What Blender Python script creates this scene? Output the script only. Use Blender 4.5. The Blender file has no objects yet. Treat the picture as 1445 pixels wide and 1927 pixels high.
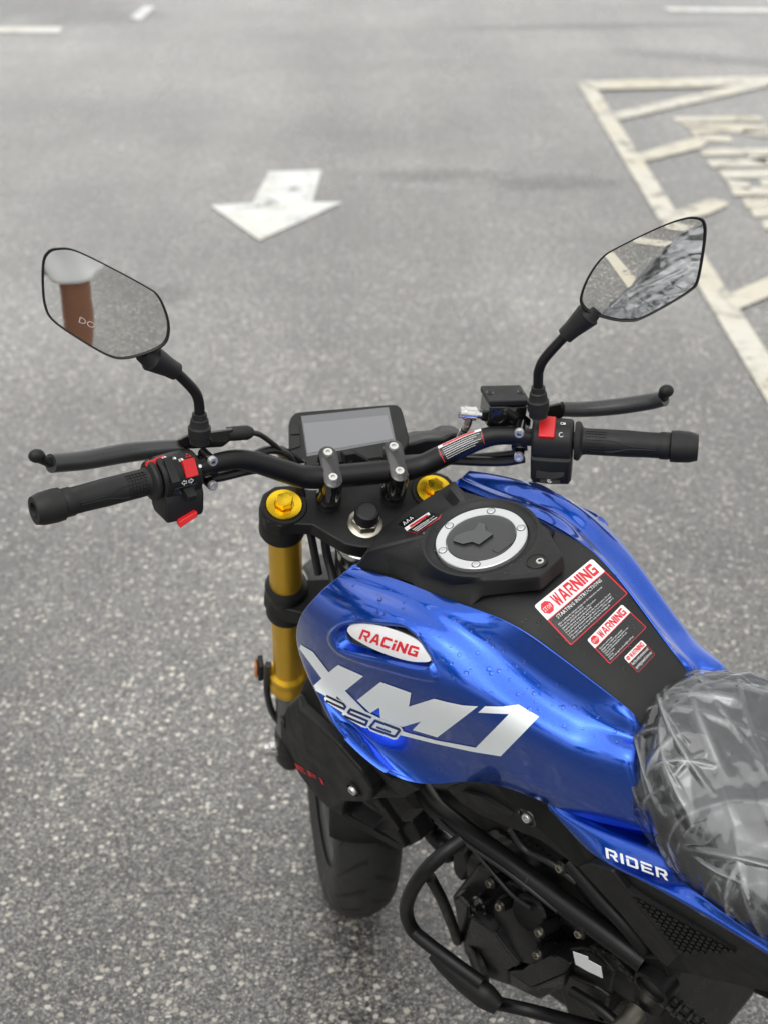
import bpy, bmesh, math, random
import numpy as np
from mathutils import Vector, Matrix
from mathutils.bvhtree import BVHTree
from mathutils.geometry import tessellate_polygon
random.seed(7); rng = np.random.default_rng(7)
sc = bpy.context.scene
R = math.radians
W, H = 1445.0, 1927.0

# ------------------------------------------------------------------ camera
FPX, CZ, PITCH, ROLL = 2822.52, 1.78557, R(27.2429), R(0.64392)
cam_d = bpy.data.cameras.new('camera')
cam = bpy.data.objects.new('camera', cam_d); sc.collection.objects.link(cam)
cam_d.sensor_fit = 'VERTICAL'; cam_d.sensor_height = 24.0
cam_d.lens = 24.0 * FPX / H
cam_d.clip_start = 0.05; cam_d.clip_end = 600
cam.matrix_world = Matrix.Translation((0, 0, CZ)) @ Matrix.Rotation(math.pi/2 - PITCH, 4, 'X') @ Matrix.Rotation(-ROLL, 4, 'Z')
cam_d.dof.use_dof = True; cam_d.dof.focus_distance = 1.72
cam_d.dof.aperture_fstop = cam_d.lens / 1000 / 0.0098
sc.camera = cam

# ------------------------------------------------------------------ sky, sun, exposure
SUN_EL, SUN_AZ = R(56), R(200)
world = bpy.data.worlds.new('World'); sc.world = world; world.use_nodes = True
nt = world.node_tree; nt.nodes.clear()
wo = nt.nodes.new('ShaderNodeOutputWorld'); bg = nt.nodes.new('ShaderNodeBackground')
sky = nt.nodes.new('ShaderNodeTexSky'); sky.sky_type = 'NISHITA'; sky.sun_disc = False
sky.sun_elevation = SUN_EL; sky.sun_rotation = SUN_AZ; sky.air_density = 1.0; sky.dust_density = 4.0; sky.ozone_density = 1.0
hs = nt.nodes.new('ShaderNodeHueSaturation'); hs.inputs['Saturation'].default_value = 0.12
# broken cloud deck: soft procedural variation of the overcast sky
tc = nt.nodes.new('ShaderNodeTexCoord'); no = nt.nodes.new('ShaderNodeTexNoise')
no.inputs['Scale'].default_value = 2.2; no.inputs['Detail'].default_value = 6; no.inputs['Roughness'].default_value = .6
mr = nt.nodes.new('ShaderNodeMapRange'); mr.inputs[1].default_value = .3; mr.inputs[2].default_value = .7
mr.inputs[3].default_value = .72; mr.inputs[4].default_value = 1.28
mx = nt.nodes.new('ShaderNodeMix'); mx.data_type = 'RGBA'; mx.blend_type = 'MULTIPLY'; mx.inputs[0].default_value = 1
ov = nt.nodes.new('ShaderNodeMix'); ov.data_type = 'RGBA'; ov.inputs[0].default_value = .62
ov.inputs[7].default_value = (7.3, 7.25, 7.1, 1)
L = nt.links.new
L(sky.outputs[0], hs.inputs['Color']); L(tc.outputs['Generated'], no.inputs['Vector'])
L(no.outputs['Fac'], mr.inputs[0]); L(hs.outputs[0], ov.inputs[6]); L(ov.outputs[2], mx.inputs[6]); L(mr.outputs[0], mx.inputs[7])
L(mx.outputs[2], bg.inputs['Color']); bg.inputs['Strength'].default_value = 0.14
L(bg.outputs[0], wo.inputs[0])
sd = bpy.data.lights.new('sun', 'SUN'); sd.energy = .8; sd.angle = R(75); sd.color = (1, .97, .92)
so = bpy.data.objects.new('sun', sd); sc.collection.objects.link(so)
so.rotation_euler = (math.pi/2 - SUN_EL, 0, math.pi - SUN_AZ)
sc.view_settings.view_transform = 'Standard'; sc.view_settings.look = 'None'
sc.view_settings.exposure = 0.50; sc.view_settings.gamma = 1; sc.view_settings.use_curve_mapping = False

# ------------------------------------------------------------------ frames: the bike leans on its side stand, bars turned right
def rotz(a): c,s=math.cos(a),math.sin(a); return np.array([[c,-s,0],[s,c,0],[0,0,1.]])
def roty(a): c,s=math.cos(a),math.sin(a); return np.array([[c,0,s],[0,1,0],[-s,0,c]])
def rotax(u,a):
    u=np.asarray(u,float); u=u/np.linalg.norm(u); K=np.array([[0,-u[2],u[1]],[u[2],0,-u[0]],[-u[1],u[0],0]])
    return np.eye(3)+math.sin(a)*K+(1-math.cos(a))*K@K
YAW, LEAN, STEER = R(43.26227), R(15.97876), R(-35.09583)
Rb = rotz(YAW) @ roty(-LEAN); Tb = np.array([0.167817, 1.861743, 0.0])
RAKE = R(25); U = np.array([0, -math.sin(RAKE), math.cos(RAKE)]); EF = np.array([0, math.cos(RAKE), math.sin(RAKE)])
S0 = np.array([0, 0, .949]); Rs = rotax(U, STEER)
CAMP = np.array([0, 0, CZ])
def ray(u, v):
    r=(u-W/2)/FPX; up=(H/2-v)/FPX; c,s=math.cos(ROLL),math.sin(ROLL); r,up=c*r+s*up,-s*r+c*up
    return np.array([r, math.cos(PITCH)+up*math.sin(PITCH), -math.sin(PITCH)+up*math.cos(PITCH)])
CAMB = Rb.T @ (CAMP - Tb); CAMS = Rs.T @ (CAMB - S0) + S0
def rayb(u, v): return Rb.T @ ray(u, v)
def rays(u, v): return Rs.T @ rayb(u, v)
def _hit(o, d, i, val): return o + (val - o[i]) / d[i] * d
def P(u, v, x): return _hit(CAMB, rayb(u, v), 0, x)              # a point of the bike at lateral offset x
def PS(u, v, y): return _hit(CAMS, rays(u, v), 1, y)             # a point of the steering assembly
def PSP(u, v, p0, n):
    d = rays(u, v); return CAMS + np.dot(np.asarray(p0)-CAMS, n)/np.dot(d, n)*d
def PBP(u, v, p0, n):
    d = rayb(u, v); return CAMB + np.dot(np.asarray(p0)-CAMB, n)/np.dot(d, n)*d
def G(u, v):
    d = ray(u, v); return CAMP - CAMP[2]/d[2]*d                     # a point of the ground
def A(x, f, h): return S0 + np.array([x, 0, 0]) + f*EF + h*U      # along the steering axis
def st(X): return S0 + Rs @ (np.asarray(X, float) - S0)
def nrm(a): a=np.asarray(a,float); return a/np.linalg.norm(a)

# ------------------------------------------------------------------ materials
def nodes(m):
    m.use_nodes = True; n = m.node_tree; return n, n.nodes['Principled BSDF']
def mat(name, col, rough=.5, metal=0., coat=0., bump=0., bscale=800., var=.12, spec=.5, coat_rough=.03, vscale=35., aniso=0.):
    m = bpy.data.materials.new(name); n, b = nodes(m); lk = n.links.new
    b.inputs['Base Color'].default_value = (*col, 1); b.inputs['Metallic'].default_value = metal
    b.inputs['Specular IOR Level'].default_value = spec
    b.inputs['Coat Weight'].default_value = coat; b.inputs['Coat Roughness'].default_value = coat_rough
    if aniso: b.inputs['Anisotropic'].default_value = aniso
    t = n.nodes.new('ShaderNodeTexCoord'); a = n.nodes.new('ShaderNodeTexNoise')
    a.inputs['Scale'].default_value = vscale; a.inputs['Detail'].default_value = 5; lk(t.outputs['Object'], a.inputs['Vector'])
    r = n.nodes.new('ShaderNodeMapRange'); r.inputs[1].default_value=.3; r.inputs[2].default_value=.7
    r.inputs[3].default_value = max(.02, rough*(1-var*1.6)); r.inputs[4].default_value = min(1, rough*(1+var*1.6))
    lk(a.outputs['Fac'], r.inputs[0]); lk(r.outputs[0], b.inputs['Roughness'])
    if bump:
        c = n.nodes.new('ShaderNodeTexNoise'); c.inputs['Scale'].default_value = bscale; c.inputs['Detail'].default_value = 2
        lk(t.outputs['Object'], c.inputs['Vector'])
        d = n.nodes.new('ShaderNodeBump'); d.inputs['Strength'].default_value = bump; d.inputs['Distance'].default_value = .0006
        lk(c.outputs['Fac'], d.inputs['Height']); lk(d.outputs[0], b.inputs['Normal'])
    return m
M = {}
M['plastic'] = mat('black_textured_plastic', (.0075,.0078,.008), .48, spec=.36, bump=.35, bscale=1500)
M['pad'] = mat('black_tank_plastic', (.008,.0083,.0086), .46, spec=.36, bump=.3, bscale=1700)
M['satin'] = mat('satin_black_metal', (.005,.005,.0054), .40, spec=.3, bump=.08, bscale=900)
M['gloss'] = mat('gloss_black', (.006,.006,.006), .12, coat=.6)
M['rubber'] = mat('black_rubber', (.010,.010,.0103), .55, spec=.4, bump=.3, bscale=1200)
M['tyre'] = mat('tyre_rubber', (.018,.018,.018), .6, bump=.4, bscale=500)
M['engine'] = mat('engine_black', (.006,.006,.0064), .30, spec=.36, bump=.25, bscale=900)
M['dark'] = mat('dark_interior', (.006,.006,.006), .6)
M['gold'] = mat('bright_gold_anodised', (.86,.56,.03), .26, 1., bump=.05, aniso=.5)
M['darkgold'] = mat('fork_gold_anodised', (.9,.54,.04), .34, .75, bump=.05)
M['chrome'] = mat('bright_steel', (.72,.72,.7), .2, 1.)
M['boltsteel'] = mat('bolt_steel', (.62,.62,.6), .42, .8)
M['steel'] = mat('zinc_steel', (.42,.40,.34), .34, 1.)
M['grey'] = mat('grey_fork_metal', (.2,.2,.205), .42, .6)
M['capring'] = mat('silver_cap_ring', (.62,.63,.64), .38, .7, bump=.05)
M['capdark'] = mat('dark_cap_lid', (.055,.056,.058), .36, .4, bump=.1)
M['capemb'] = mat('cap_emblem', (.085,.087,.09), .34, .4)
M['red'] = mat('red_switch', (.62,.012,.016), .4)
M['decal'] = mat('silver_decal', (.84,.89,.91), .45, .0, coat=.0)
M['white'] = mat('white_print', (.78,.79,.8), .4)
M['redp'] = mat('red_print', (.6,.015,.03), .4)
M['blackp'] = mat('black_print', (.01,.01,.011), .3)
M['sticker'] = mat('black_sticker_film', (.012,.012,.013), .22, coat=.3)
M['badge'] = mat('white_badge', (.74,.74,.75), .16, coat=.8)
M['orange'] = mat('orange_reflector', (.6,.2,.06), .4, coat=.2)
M['seat'] = mat('black_seat_vinyl', (.012,.012,.012), .5, bump=.3, bscale=500)
M['hose'] = mat('hose_black', (.011,.011,.012), .4)
M['rim'] = mat('dark_grey_wheel', (.09,.092,.095), .4, .3)
M['screen'] = mat('lcd_screen_film', (.07,.075,.085), .12, coat=1.0)
M['sleeve'] = mat('clear_sleeve_over_black', (.03,.031,.032), .3, bump=.3, bscale=120)
def blue():
    m = mat('metallic_blue_paint', (.004,.06,.5), .24, .92, coat=1.0, coat_rough=.025, var=.05)
    n, b = nodes(m); lk = n.links.new
    t = n.nodes.new('ShaderNodeTexCoord'); v = n.nodes.new('ShaderNodeTexVoronoi'); v.inputs['Scale'].default_value = 2600
    lk(t.outputs['Object'], v.inputs['Vector'])
    mixn = n.nodes.new('ShaderNodeMix'); mixn.data_type='RGBA'; mixn.inputs[6].default_value=(.002,.050,.38,1); mixn.inputs[7].default_value=(.005,.110,.67,1)
    sp = n.nodes.new('ShaderNodeSeparateColor'); lk(v.outputs['Color'], sp.inputs[0]); lk(sp.outputs[0], mixn.inputs[0]); lk(mixn.outputs[2], b.inputs['Base Color'])
    no = n.nodes.new('ShaderNodeTexNoise'); no.inputs['Scale'].default_value = 420; lk(t.outputs['Object'], no.inputs['Vector'])
    bu = n.nodes.new('ShaderNodeBump'); bu.inputs['Strength'].default_value=.05; bu.inputs['Distance'].default_value=.0004
    lk(no.outputs['Fac'], bu.inputs['Height']); lk(bu.outputs[0], b.inputs['Coat Normal'])
    return m
M['blue'] = blue()
def water():
    m = bpy.data.materials.new('water_drop'); n, b = nodes(m)
    b.inputs['Base Color'].default_value=(1,1,1,1); b.inputs['Roughness'].default_value=.02
    b.inputs['IOR'].default_value=1.33; b.inputs['Transmission Weight'].default_value=1
    return m
M['water'] = water()
def mirror():
    m = mat('mirror_glass', (.92,.93,.93), .015, 1., var=.0); return m
M['mirror'] = mirror()
def film():
    m = bpy.data.materials.new('clear_plastic_film'); n, b = nodes(m); lk = n.links.new
    out = n.nodes['Material Output']
    tr = n.nodes.new('ShaderNodeBsdfTransparent'); tr.inputs[0].default_value=(.93,.94,.95,1)
    gl = n.nodes.new('ShaderNodeBsdfGlossy'); gl.inputs['Roughness'].default_value=.13; gl.inputs[0].default_value=(.95,.97,1,1)
    tl = n.nodes.new('ShaderNodeBsdfDiffuse'); tl.inputs[0].default_value=(.8,.82,.84,1)
    fr = n.nodes.new('ShaderNodeFresnel'); fr.inputs[0].default_value=1.6
    m1 = n.nodes.new('ShaderNodeMath'); m1.operation='MULTIPLY_ADD'; m1.inputs[1].default_value=1.2; m1.inputs[2].default_value=.035; m1.use_clamp=True
    lk(fr.outputs[0], m1.inputs[0])
    t = n.nodes.new('ShaderNodeTexCoord'); no = n.nodes.new('ShaderNodeTexNoise'); no.inputs['Scale'].default_value=16; no.inputs['Detail'].default_value=6
    lk(t.outputs['Object'], no.inputs['Vector'])
    mr = n.nodes.new('ShaderNodeMapRange'); mr.inputs[1].default_value=.42; mr.inputs[2].default_value=.75; mr.inputs[3].default_value=.008; mr.inputs[4].default_value=.04
    lk(no.outputs['Fac'], mr.inputs[0])
    at = n.nodes.new('ShaderNodeAttribute'); at.attribute_name='crease'
    ad = n.nodes.new('ShaderNodeMath'); ad.operation='MULTIPLY_ADD'; ad.inputs[1].default_value=.30; ad.use_clamp=True
    lk(at.outputs['Fac'], ad.inputs[0]); lk(mr.outputs[0], ad.inputs[2])
    x1 = n.nodes.new('ShaderNodeMixShader'); x2 = n.nodes.new('ShaderNodeMixShader')
    lk(ad.outputs[0], x1.inputs[0]); lk(tr.outputs[0], x1.inputs[1]); lk(tl.outputs[0], x1.inputs[2])
    lk(m1.outputs[0], x2.inputs[0]); lk(x1.outputs[0], x2.inputs[1]); lk(gl.outputs[0], x2.inputs[2]); lk(x2.outputs[0], out.inputs[0])
    n.nodes.remove(b)
    return m
M['film'] = film()

def asphalt():
    m = bpy.data.materials.new('wet_asphalt'); n, b = nodes(m); lk = n.links.new
    N = n.nodes.new
    t = N('ShaderNodeTexCoord')
    def vor(scale, feat='F1'):
        v = N('ShaderNodeTexVoronoi'); v.inputs['Scale'].default_value = scale; v.feature = feat; lk(warp.outputs[0], v.inputs['Vector']); return v
    wn = N('ShaderNodeTexNoise'); wn.inputs['Scale'].default_value=160; wn.inputs['Detail'].default_value=2; lk(t.outputs['Object'], wn.inputs['Vector'])
    warp = N('ShaderNodeVectorMath'); warp.operation='MULTIPLY_ADD'; warp.inputs[1].default_value=(.010,.010,0)
    lk(wn.outputs['Color'], warp.inputs[0]); lk(t.outputs['Object'], warp.inputs[2])
    v1 = vor(82); v2 = vor(260); v3 = vor(520)
    def noise(scale, detail=4, rough=.6, vec=None):
        a = N('ShaderNodeTexNoise'); a.inputs['Scale'].default_value=scale; a.inputs['Detail'].default_value=detail; a.inputs['Roughness'].default_value=rough
        lk(vec or t.outputs['Object'], a.inputs['Vector']); return a
    def mrange(src, a, bb, c, d):
        r = N('ShaderNodeMapRange'); r.inputs[1].default_value=a; r.inputs[2].default_value=bb; r.inputs[3].default_value=c; r.inputs[4].default_value=d; lk(src, r.inputs[0]); return r.outputs[0]
    def math_(op, a, c):
        q = N('ShaderNodeMath'); q.operation = op
        for i, s in enumerate((a, c)):
            if isinstance(s, (int, float)): q.inputs[i].default_value = s
            else: lk(s, q.inputs[i])
        return q.outputs[0]
    def mix(f, a, c, blend='MIX'):
        q = N('ShaderNodeMix'); q.data_type='RGBA'; q.blend_type=blend
        for i, s in ((0,f),(6,a),(7,c)):
            if isinstance(s, tuple): q.inputs[i].default_value=(*s,1)
            elif isinstance(s,(int,float)): q.inputs[i].default_value=s
            else: lk(s, q.inputs[i])
        return q.outputs[2]
    def sep(c, k):
        s = N('ShaderNodeSeparateColor'); lk(c, s.inputs[0]); return s.outputs[k]
    c2 = mrange(math_('POWER', sep(v2.outputs['Color'],0), 2.6), .0,1.,.018,.42)
    c3 = mrange(math_('POWER', sep(v3.outputs['Color'],1), 2.2), 0.,1.,.012,.33)
    base = math_('ADD', math_('MULTIPLY', c2, .6), math_('MULTIPLY', c3, .4))
    cmb = N('ShaderNodeCombineColor'); lk(base, cmb.inputs[0]); lk(math_('MULTIPLY',base,.985), cmb.inputs[1]); lk(math_('MULTIPLY',base,.94), cmb.inputs[2])
    # light aggregate stones
    pick = mrange(sep(v1.outputs['Color'],0), .50,.53,0,1); core = math_('GREATER_THAN', math_('ADD', math_('MULTIPLY', sep(v1.outputs['Color'],2), .26), .20), v1.outputs['Distance'])
    dens = mrange(noise(3.0,3).outputs['Fac'], .3,.7,.6,1.)
    mask1 = math_('MULTIPLY', math_('MULTIPLY', pick, core), dens)
    tan = mix(sep(v1.outputs['Color'],1), (.36,.33,.275), (.76,.71,.62))
    pick2 = mrange(sep(v2.outputs['Color'],1), .60,.64,0,1); core2 = mrange(v2.outputs['Distance'], .3,.45,1,0)
    mask2 = math_('MULTIPLY', math_('MULTIPLY', math_('MULTIPLY', pick2, core2), sep(v2.outputs['Color'],2)), .95)
    col = mix(mask2, cmb.outputs[0], (.60,.555,.48)); col = mix(mask1, col, tan)
    # broad patches, damp stains, tyre-polished streaks
    big = mrange(noise(.55,5,.6).outputs['Fac'], .32,.66,.62,1.2)
    mp = N('ShaderNodeMapping'); mp.inputs['Scale'].default_value=(1.6,.28,1); mp.inputs['Rotation'].default_value=(0,0,.5); lk(t.outputs['Object'], mp.inputs[0])
    streak = mrange(noise(1.0,6,.62,mp.outputs[0]).outputs['Fac'], .36,.64,.76,1.16)
    mp2 = N('ShaderNodeMapping'); mp2.inputs['Scale'].default_value=(.22,1.5,1); mp2.inputs['Rotation'].default_value=(0,0,.08); lk(t.outputs['Object'], mp2.inputs[0])
    band = mrange(noise(.9,6,.65,mp2.outputs[0]).outputs['Fac'], .34,.66,.88,1.10)
    k = math_('MULTIPLY', math_('MULTIPLY', big, streak), band)
    kc = N('ShaderNodeCombineColor'); [lk(k, kc.inputs[i]) for i in range(3)]
    col = mix(1.0, col, kc.outputs[0], 'MULTIPLY')
    lk(col, b.inputs['Base Color'])
    wet = noise(.8,6,.65,mp.outputs[0]).outputs['Fac']
    ro = mrange(wet, .38,.62,.24,.5); lk(ro, b.inputs['Roughness'])
    wetp = noise(.8,6,.62,mp.outputs[0]).outputs['Fac']
    lk(mrange(wetp,.36,.62,.2,.9), b.inputs['Coat Weight']); b.inputs['Coat IOR'].default_value=1.4
    lk(mrange(wet,.3,.7,.12,.3), b.inputs['Coat Roughness'])
    b.inputs['Specular IOR Level'].default_value=.5
    hgt = math_('ADD', math_('MULTIPLY', v2.outputs['Distance'], -.5), math_('MULTIPLY', v3.outputs['Distance'], -.3))
    hgt = math_('ADD', hgt, math_('MULTIPLY', mask1, .35))
    bu = N('ShaderNodeBump'); bu.inputs['Strength'].default_value=.5; bu.inputs['Distance'].default_value=.0022; lk(hgt, bu.inputs['Height']); lk(bu.outputs[0], b.inputs['Normal'])
    return m, col
M['asphalt'], _ = asphalt()
def roadpaint(name, col, wear):
    m = bpy.data.materials.new(name); n, b = nodes(m); lk = n.links.new; N = n.nodes.new
    t = N('ShaderNodeTexCoord')
    a = N('ShaderNodeTexNoise'); a.inputs['Scale'].default_value=7; a.inputs['Detail'].default_value=8; a.inputs['Roughness'].default_value=.75; lk(t.outputs['Object'], a.inputs['Vector'])
    v = N('ShaderNodeTexVoronoi'); v.inputs['Scale'].default_value=110; lk(t.outputs['Object'], v.inputs['Vector'])
    r = N('ShaderNodeMapRange'); r.inputs[1].default_value=wear; r.inputs[2].default_value=wear+.16; lk(a.outputs['Fac'], r.inputs[0])
    q = N('ShaderNodeMix'); q.data_type='RGBA'; q.inputs[6].default_value=(*[c*.66 for c in col],1); q.inputs[7].default_value=(*col,1); lk(r.outputs[0], q.inputs[0])
    g = N('ShaderNodeTexNoise'); g.inputs['Scale'].default_value=1.6; g.inputs['Detail'].default_value=5; lk(t.outputs['Object'], g.inputs['Vector'])
    r2 = N('ShaderNodeMapRange'); r2.inputs[1].default_value=.4; r2.inputs[2].default_value=.7; lk(g.outputs['Fac'], r2.inputs[0])
    q2 = N('ShaderNodeMix'); q2.data_type='RGBA'; q2.inputs[7].default_value=(col[0]*.92,col[1]*.88,col[2]*.78,1); lk(q.outputs[2], q2.inputs[6]); lk(r2.outputs[0], q2.inputs[0])
    lk(q2.outputs[2], b.inputs['Base Color']); b.inputs['Roughness'].default_value=.5
    bu = N('ShaderNodeBump'); bu.inputs['Strength'].default_value=.3; bu.inputs['Distance'].default_value=.0015; lk(v.outputs['Distance'], bu.inputs['Height']); lk(bu.outputs[0], b.inputs['Normal'])
    f1 = N('ShaderNodeTexNoise'); f1.inputs['Scale'].default_value=140; f1.inputs['Detail'].default_value=3; lk(t.outputs['Object'], f1.inputs['Vector'])
    ad = N('ShaderNodeMath'); ad.operation='MULTIPLY_ADD'; ad.inputs[1].default_value=.305; lk(f1.outputs['Fac'], ad.inputs[0]); lk(a.outputs['Fac'], ad.inputs[2])
    al = N('ShaderNodeMapRange'); al.inputs[1].default_value=wear+.11; al.inputs[2].default_value=wear+.21; lk(ad.outputs[0], al.inputs[0]); lk(al.outputs[0], b.inputs['Alpha'])
    return m
M['paint_white'] = roadpaint('white_road_paint', (.66,.67,.66), .35)
M['paint_cream'] = roadpaint('cream_road_paint', (.58,.56,.49), .38)

def damp_and_reflection():  # dark wash for stains, joints and a painted-in wet reflection
    m = bpy.data.materials.new('damp_and_reflection_asphalt'); n, b = nodes(m); lk = n.links.new; N = n.nodes.new
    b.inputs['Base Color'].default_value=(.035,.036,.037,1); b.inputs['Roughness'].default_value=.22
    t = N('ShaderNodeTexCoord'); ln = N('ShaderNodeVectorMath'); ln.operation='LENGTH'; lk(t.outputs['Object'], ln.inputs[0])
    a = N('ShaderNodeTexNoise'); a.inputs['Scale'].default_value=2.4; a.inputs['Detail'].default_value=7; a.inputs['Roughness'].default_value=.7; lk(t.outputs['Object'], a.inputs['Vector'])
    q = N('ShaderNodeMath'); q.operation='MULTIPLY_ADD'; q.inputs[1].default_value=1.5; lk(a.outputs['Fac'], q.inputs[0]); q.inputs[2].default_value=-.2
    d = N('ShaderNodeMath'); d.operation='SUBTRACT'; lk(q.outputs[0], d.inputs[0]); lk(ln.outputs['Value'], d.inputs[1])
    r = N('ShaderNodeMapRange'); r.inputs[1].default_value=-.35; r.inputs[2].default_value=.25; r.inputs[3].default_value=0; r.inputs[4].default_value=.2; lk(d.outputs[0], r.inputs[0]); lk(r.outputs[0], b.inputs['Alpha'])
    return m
M['damp_and_reflection'] = damp_and_reflection()

# ------------------------------------------------------------------ mesh helpers
ROOT = None
def link(o): sc.collection.objects.link(o); return o
def tag(o, label=None, cat=None, group=None, kind=None):
    for k, v in (('label',label),('category',cat),('group',group),('kind',kind)):
        if v: o[k] = v
    return o
class MB:
    def __init__(s, steer=False): s.v=[]; s.f=[]; s.steer=steer
    def add(s, vs, fs):
        b=len(s.v); s.v += [tuple(map(float,p)) for p in vs]; s.f += [tuple(i+b for i in f) for f in fs]; return s
    def loft(s, rings, closed=True, cap0=True, cap1=True):
        n=len(rings[0]); vs=[p for r in rings for p in r]; fs=[]
        for i in range(len(rings)-1):
            for j in range(n if closed else n-1):
                k=(j+1)%n; fs.append((i*n+j, i*n+k, (i+1)*n+k, (i+1)*n+j))
        if cap0: fs.append(tuple(range(n))[::-1])
        if cap1: fs.append(tuple((len(rings)-1)*n+j for j in range(n)))
        return s.add(vs, fs)
    def tube(s, pts, r, n=14, sub=6, flat=1.0):
        pts=np.array(pts,float); rr=np.array([r]*len(pts) if np.isscalar(r) else r,float)
        if sub>1 and len(pts)>2: pts,rr=crom(pts,rr,sub)
        rings=[]; up=None
        for i,p in enumerate(pts):
            d=nrm(pts[min(i+1,len(pts)-1)]-pts[max(i-1,0)])
            if up is None:
                up=np.array([0,0,1.]) if abs(d[2])<.9 else np.array([1.,0,0])
            up=nrm(up-np.dot(up,d)*d); sd_=np.cross(d,up)
            rings.append([p+rr[i]*(math.cos(a)*sd_+flat*math.sin(a)*up) for a in np.linspace(0,2*math.pi,n,endpoint=False)])
        return s.loft(rings)
    def lathe(s, prof, o, ax, n=28, cap=True):
        ax=nrm(ax); t=np.array([1.,0,0]) if abs(ax[0])<.8 else np.array([0,1.,0]); e1=nrm(t-np.dot(t,ax)*ax); e2=np.cross(ax,e1)
        o=np.asarray(o,float)
        rings=[[o+h*ax+r*(math.cos(a)*e1+math.sin(a)*e2) for a in np.linspace(0,2*math.pi,n,endpoint=False)] for r,h in prof]
        return s.loft(rings, True, cap, cap)
    def box(s, c, ax, size):
        c=np.asarray(c,float); e=[nrm(a)*sz/2 for a,sz in zip(ax,size)]
        vs=[c+i*e[0]+j*e[1]+k*e[2] for i in(-1,1) for j in(-1,1) for k in(-1,1)]
        return s.add(vs,[(0,1,3,2),(4,6,7,5),(0,4,5,1),(2,3,7,6),(0,2,6,4),(1,5,7,3)])
    def prism(s, poly, off):
        poly=[np.asarray(p,float) for p in poly]; n=len(poly); off=np.asarray(off,float)
        if off.ndim==1: top=[p+off for p in poly]
        else: top=list(off)
        return s.add(poly+top,[tuple(range(n))[::-1],tuple(range(n,2*n))]+[(i,(i+1)%n,n+(i+1)%n,n+i) for i in range(n)])
    def ball(s, c, rad, n=10, axes=None):
        c=np.asarray(c,float); e=axes or (np.array([1,0,0.]),np.array([0,1.,0]),np.array([0,0,1.]))
        if np.isscalar(rad): rad=(rad,)*3
        rings=[]
        for i in range(1,n):
            th=math.pi*i/n; rings.append([c+rad[2]*math.cos(th)*e[2]+math.sin(th)*(rad[0]*math.cos(a)*e[0]+rad[1]*math.sin(a)*e[1]) for a in np.linspace(0,2*math.pi,2*n,endpoint=False)])
        return s.loft(rings)
    def grid(s, Gd):
        Gd=np.asarray(Gd); a,b=Gd.shape[:2]
        return s.add(Gd.reshape(-1,3),[(i*b+j,i*b+j+1,(i+1)*b+j+1,(i+1)*b+j) for i in range(a-1) for j in range(b-1)])
    def build(s, name, m, parent=None, bevel=0., seg=2, angle=35, subsurf=0, flip=False, world=False, fixn=True):
        vs=[tuple(st(p)) for p in s.v] if s.steer else s.v
        me=bpy.data.meshes.new(name); me.from_pydata(vs,[],s.f)
        if fixn:
            bm=bmesh.new(); bm.from_mesh(me); bmesh.ops.recalc_face_normals(bm, faces=bm.faces)
            if flip: bmesh.ops.reverse_faces(bm, faces=bm.faces)
            bm.to_mesh(me); bm.free()
        me.update(); me.materials.append(M[m] if isinstance(m,str) else m)
        o=link(bpy.data.objects.new(name, me))
        if parent is not None: o.parent=parent
        me.shade_smooth()
        if bevel:
            b=o.modifiers.new('bevel','BEVEL'); b.width=bevel; b.segments=seg; b.limit_method='ANGLE'; b.angle_limit=R(30)
            b.harden_normals=True
        me.set_sharp_from_angle(angle=R(angle if not bevel else 60))
        if subsurf:
            q=o.modifiers.new('sub','SUBSURF'); q.levels=q.render_levels=subsurf
        return o
def crom(pts, rr, sub):
    P0=np.vstack([2*pts[0]-pts[1],pts,2*pts[-1]-pts[-2]]); r0=np.concatenate([[rr[0]],rr,[rr[-1]]])
    out=[];ro=[]
    for i in range(1,len(P0)-2):
        for t in np.linspace(0,1,sub,endpoint=False):
            a,b,c,d=P0[i-1:i+3]
            out.append(.5*((2*b)+(-a+c)*t+(2*a-5*b+4*c-d)*t*t+(-a+3*b-3*c+d)*t**3)); ro.append(r0[i]*(1-t)+r0[i+1]*t)
    out.append(pts[-1]);ro.append(rr[-1]); return np.array(out),np.array(ro)
def bsp_eval(C, m, axis):
    C=np.moveaxis(np.asarray(C,float),axis,0); n=len(C)
    E=np.concatenate([[2*C[0]-C[1]],C,[2*C[-1]-C[-2]]])
    out=[]
    for t in np.linspace(0,n-1,m):
        i=min(int(t),n-2); f=t-i
        w=((1-f)**3/6,(3*f**3-6*f*f+4)/6,(-3*f**3+3*f*f+3*f+1)/6,f**3/6)
        out.append(sum(wk*E[i+k] for k,wk in enumerate(w)))
    return np.moveaxis(np.array(out),0,axis)
def surface(T, nu, nv, it=2):
    T=np.asarray(T,float); C=T.copy()
    for _ in range(it):
        E=bsp_eval(bsp_eval(C,T.shape[0],0),T.shape[1],1); C=C+(T-E)*.9
    return bsp_eval(bsp_eval(C,nu,0),nv,1)
def inpoly(poly, pts):
    poly=np.asarray(poly); x,y=pts[:,0],pts[:,1]; ins=np.zeros(len(pts),bool); dist=np.full(len(pts),9.)
    n=len(poly)
    for i in range(n):
        a=poly[i];b=poly[(i+1)%n]
        c=((a[1]>y)!=(b[1]>y)); 
        with np.errstate(divide='ignore',invalid='ignore'):
            xi=(b[0]-a[0])*(y-a[1])/(b[1]-a[1])+a[0]
        ins^=c&(x<xi)
        ab=b-a; t=np.clip(((pts-a)@ab)/(ab@ab+1e-12),0,1); dist=np.minimum(dist,np.hypot(*(pts-(a+t[:,None]*ab)).T))
    return np.where(ins,-dist,dist)
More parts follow.
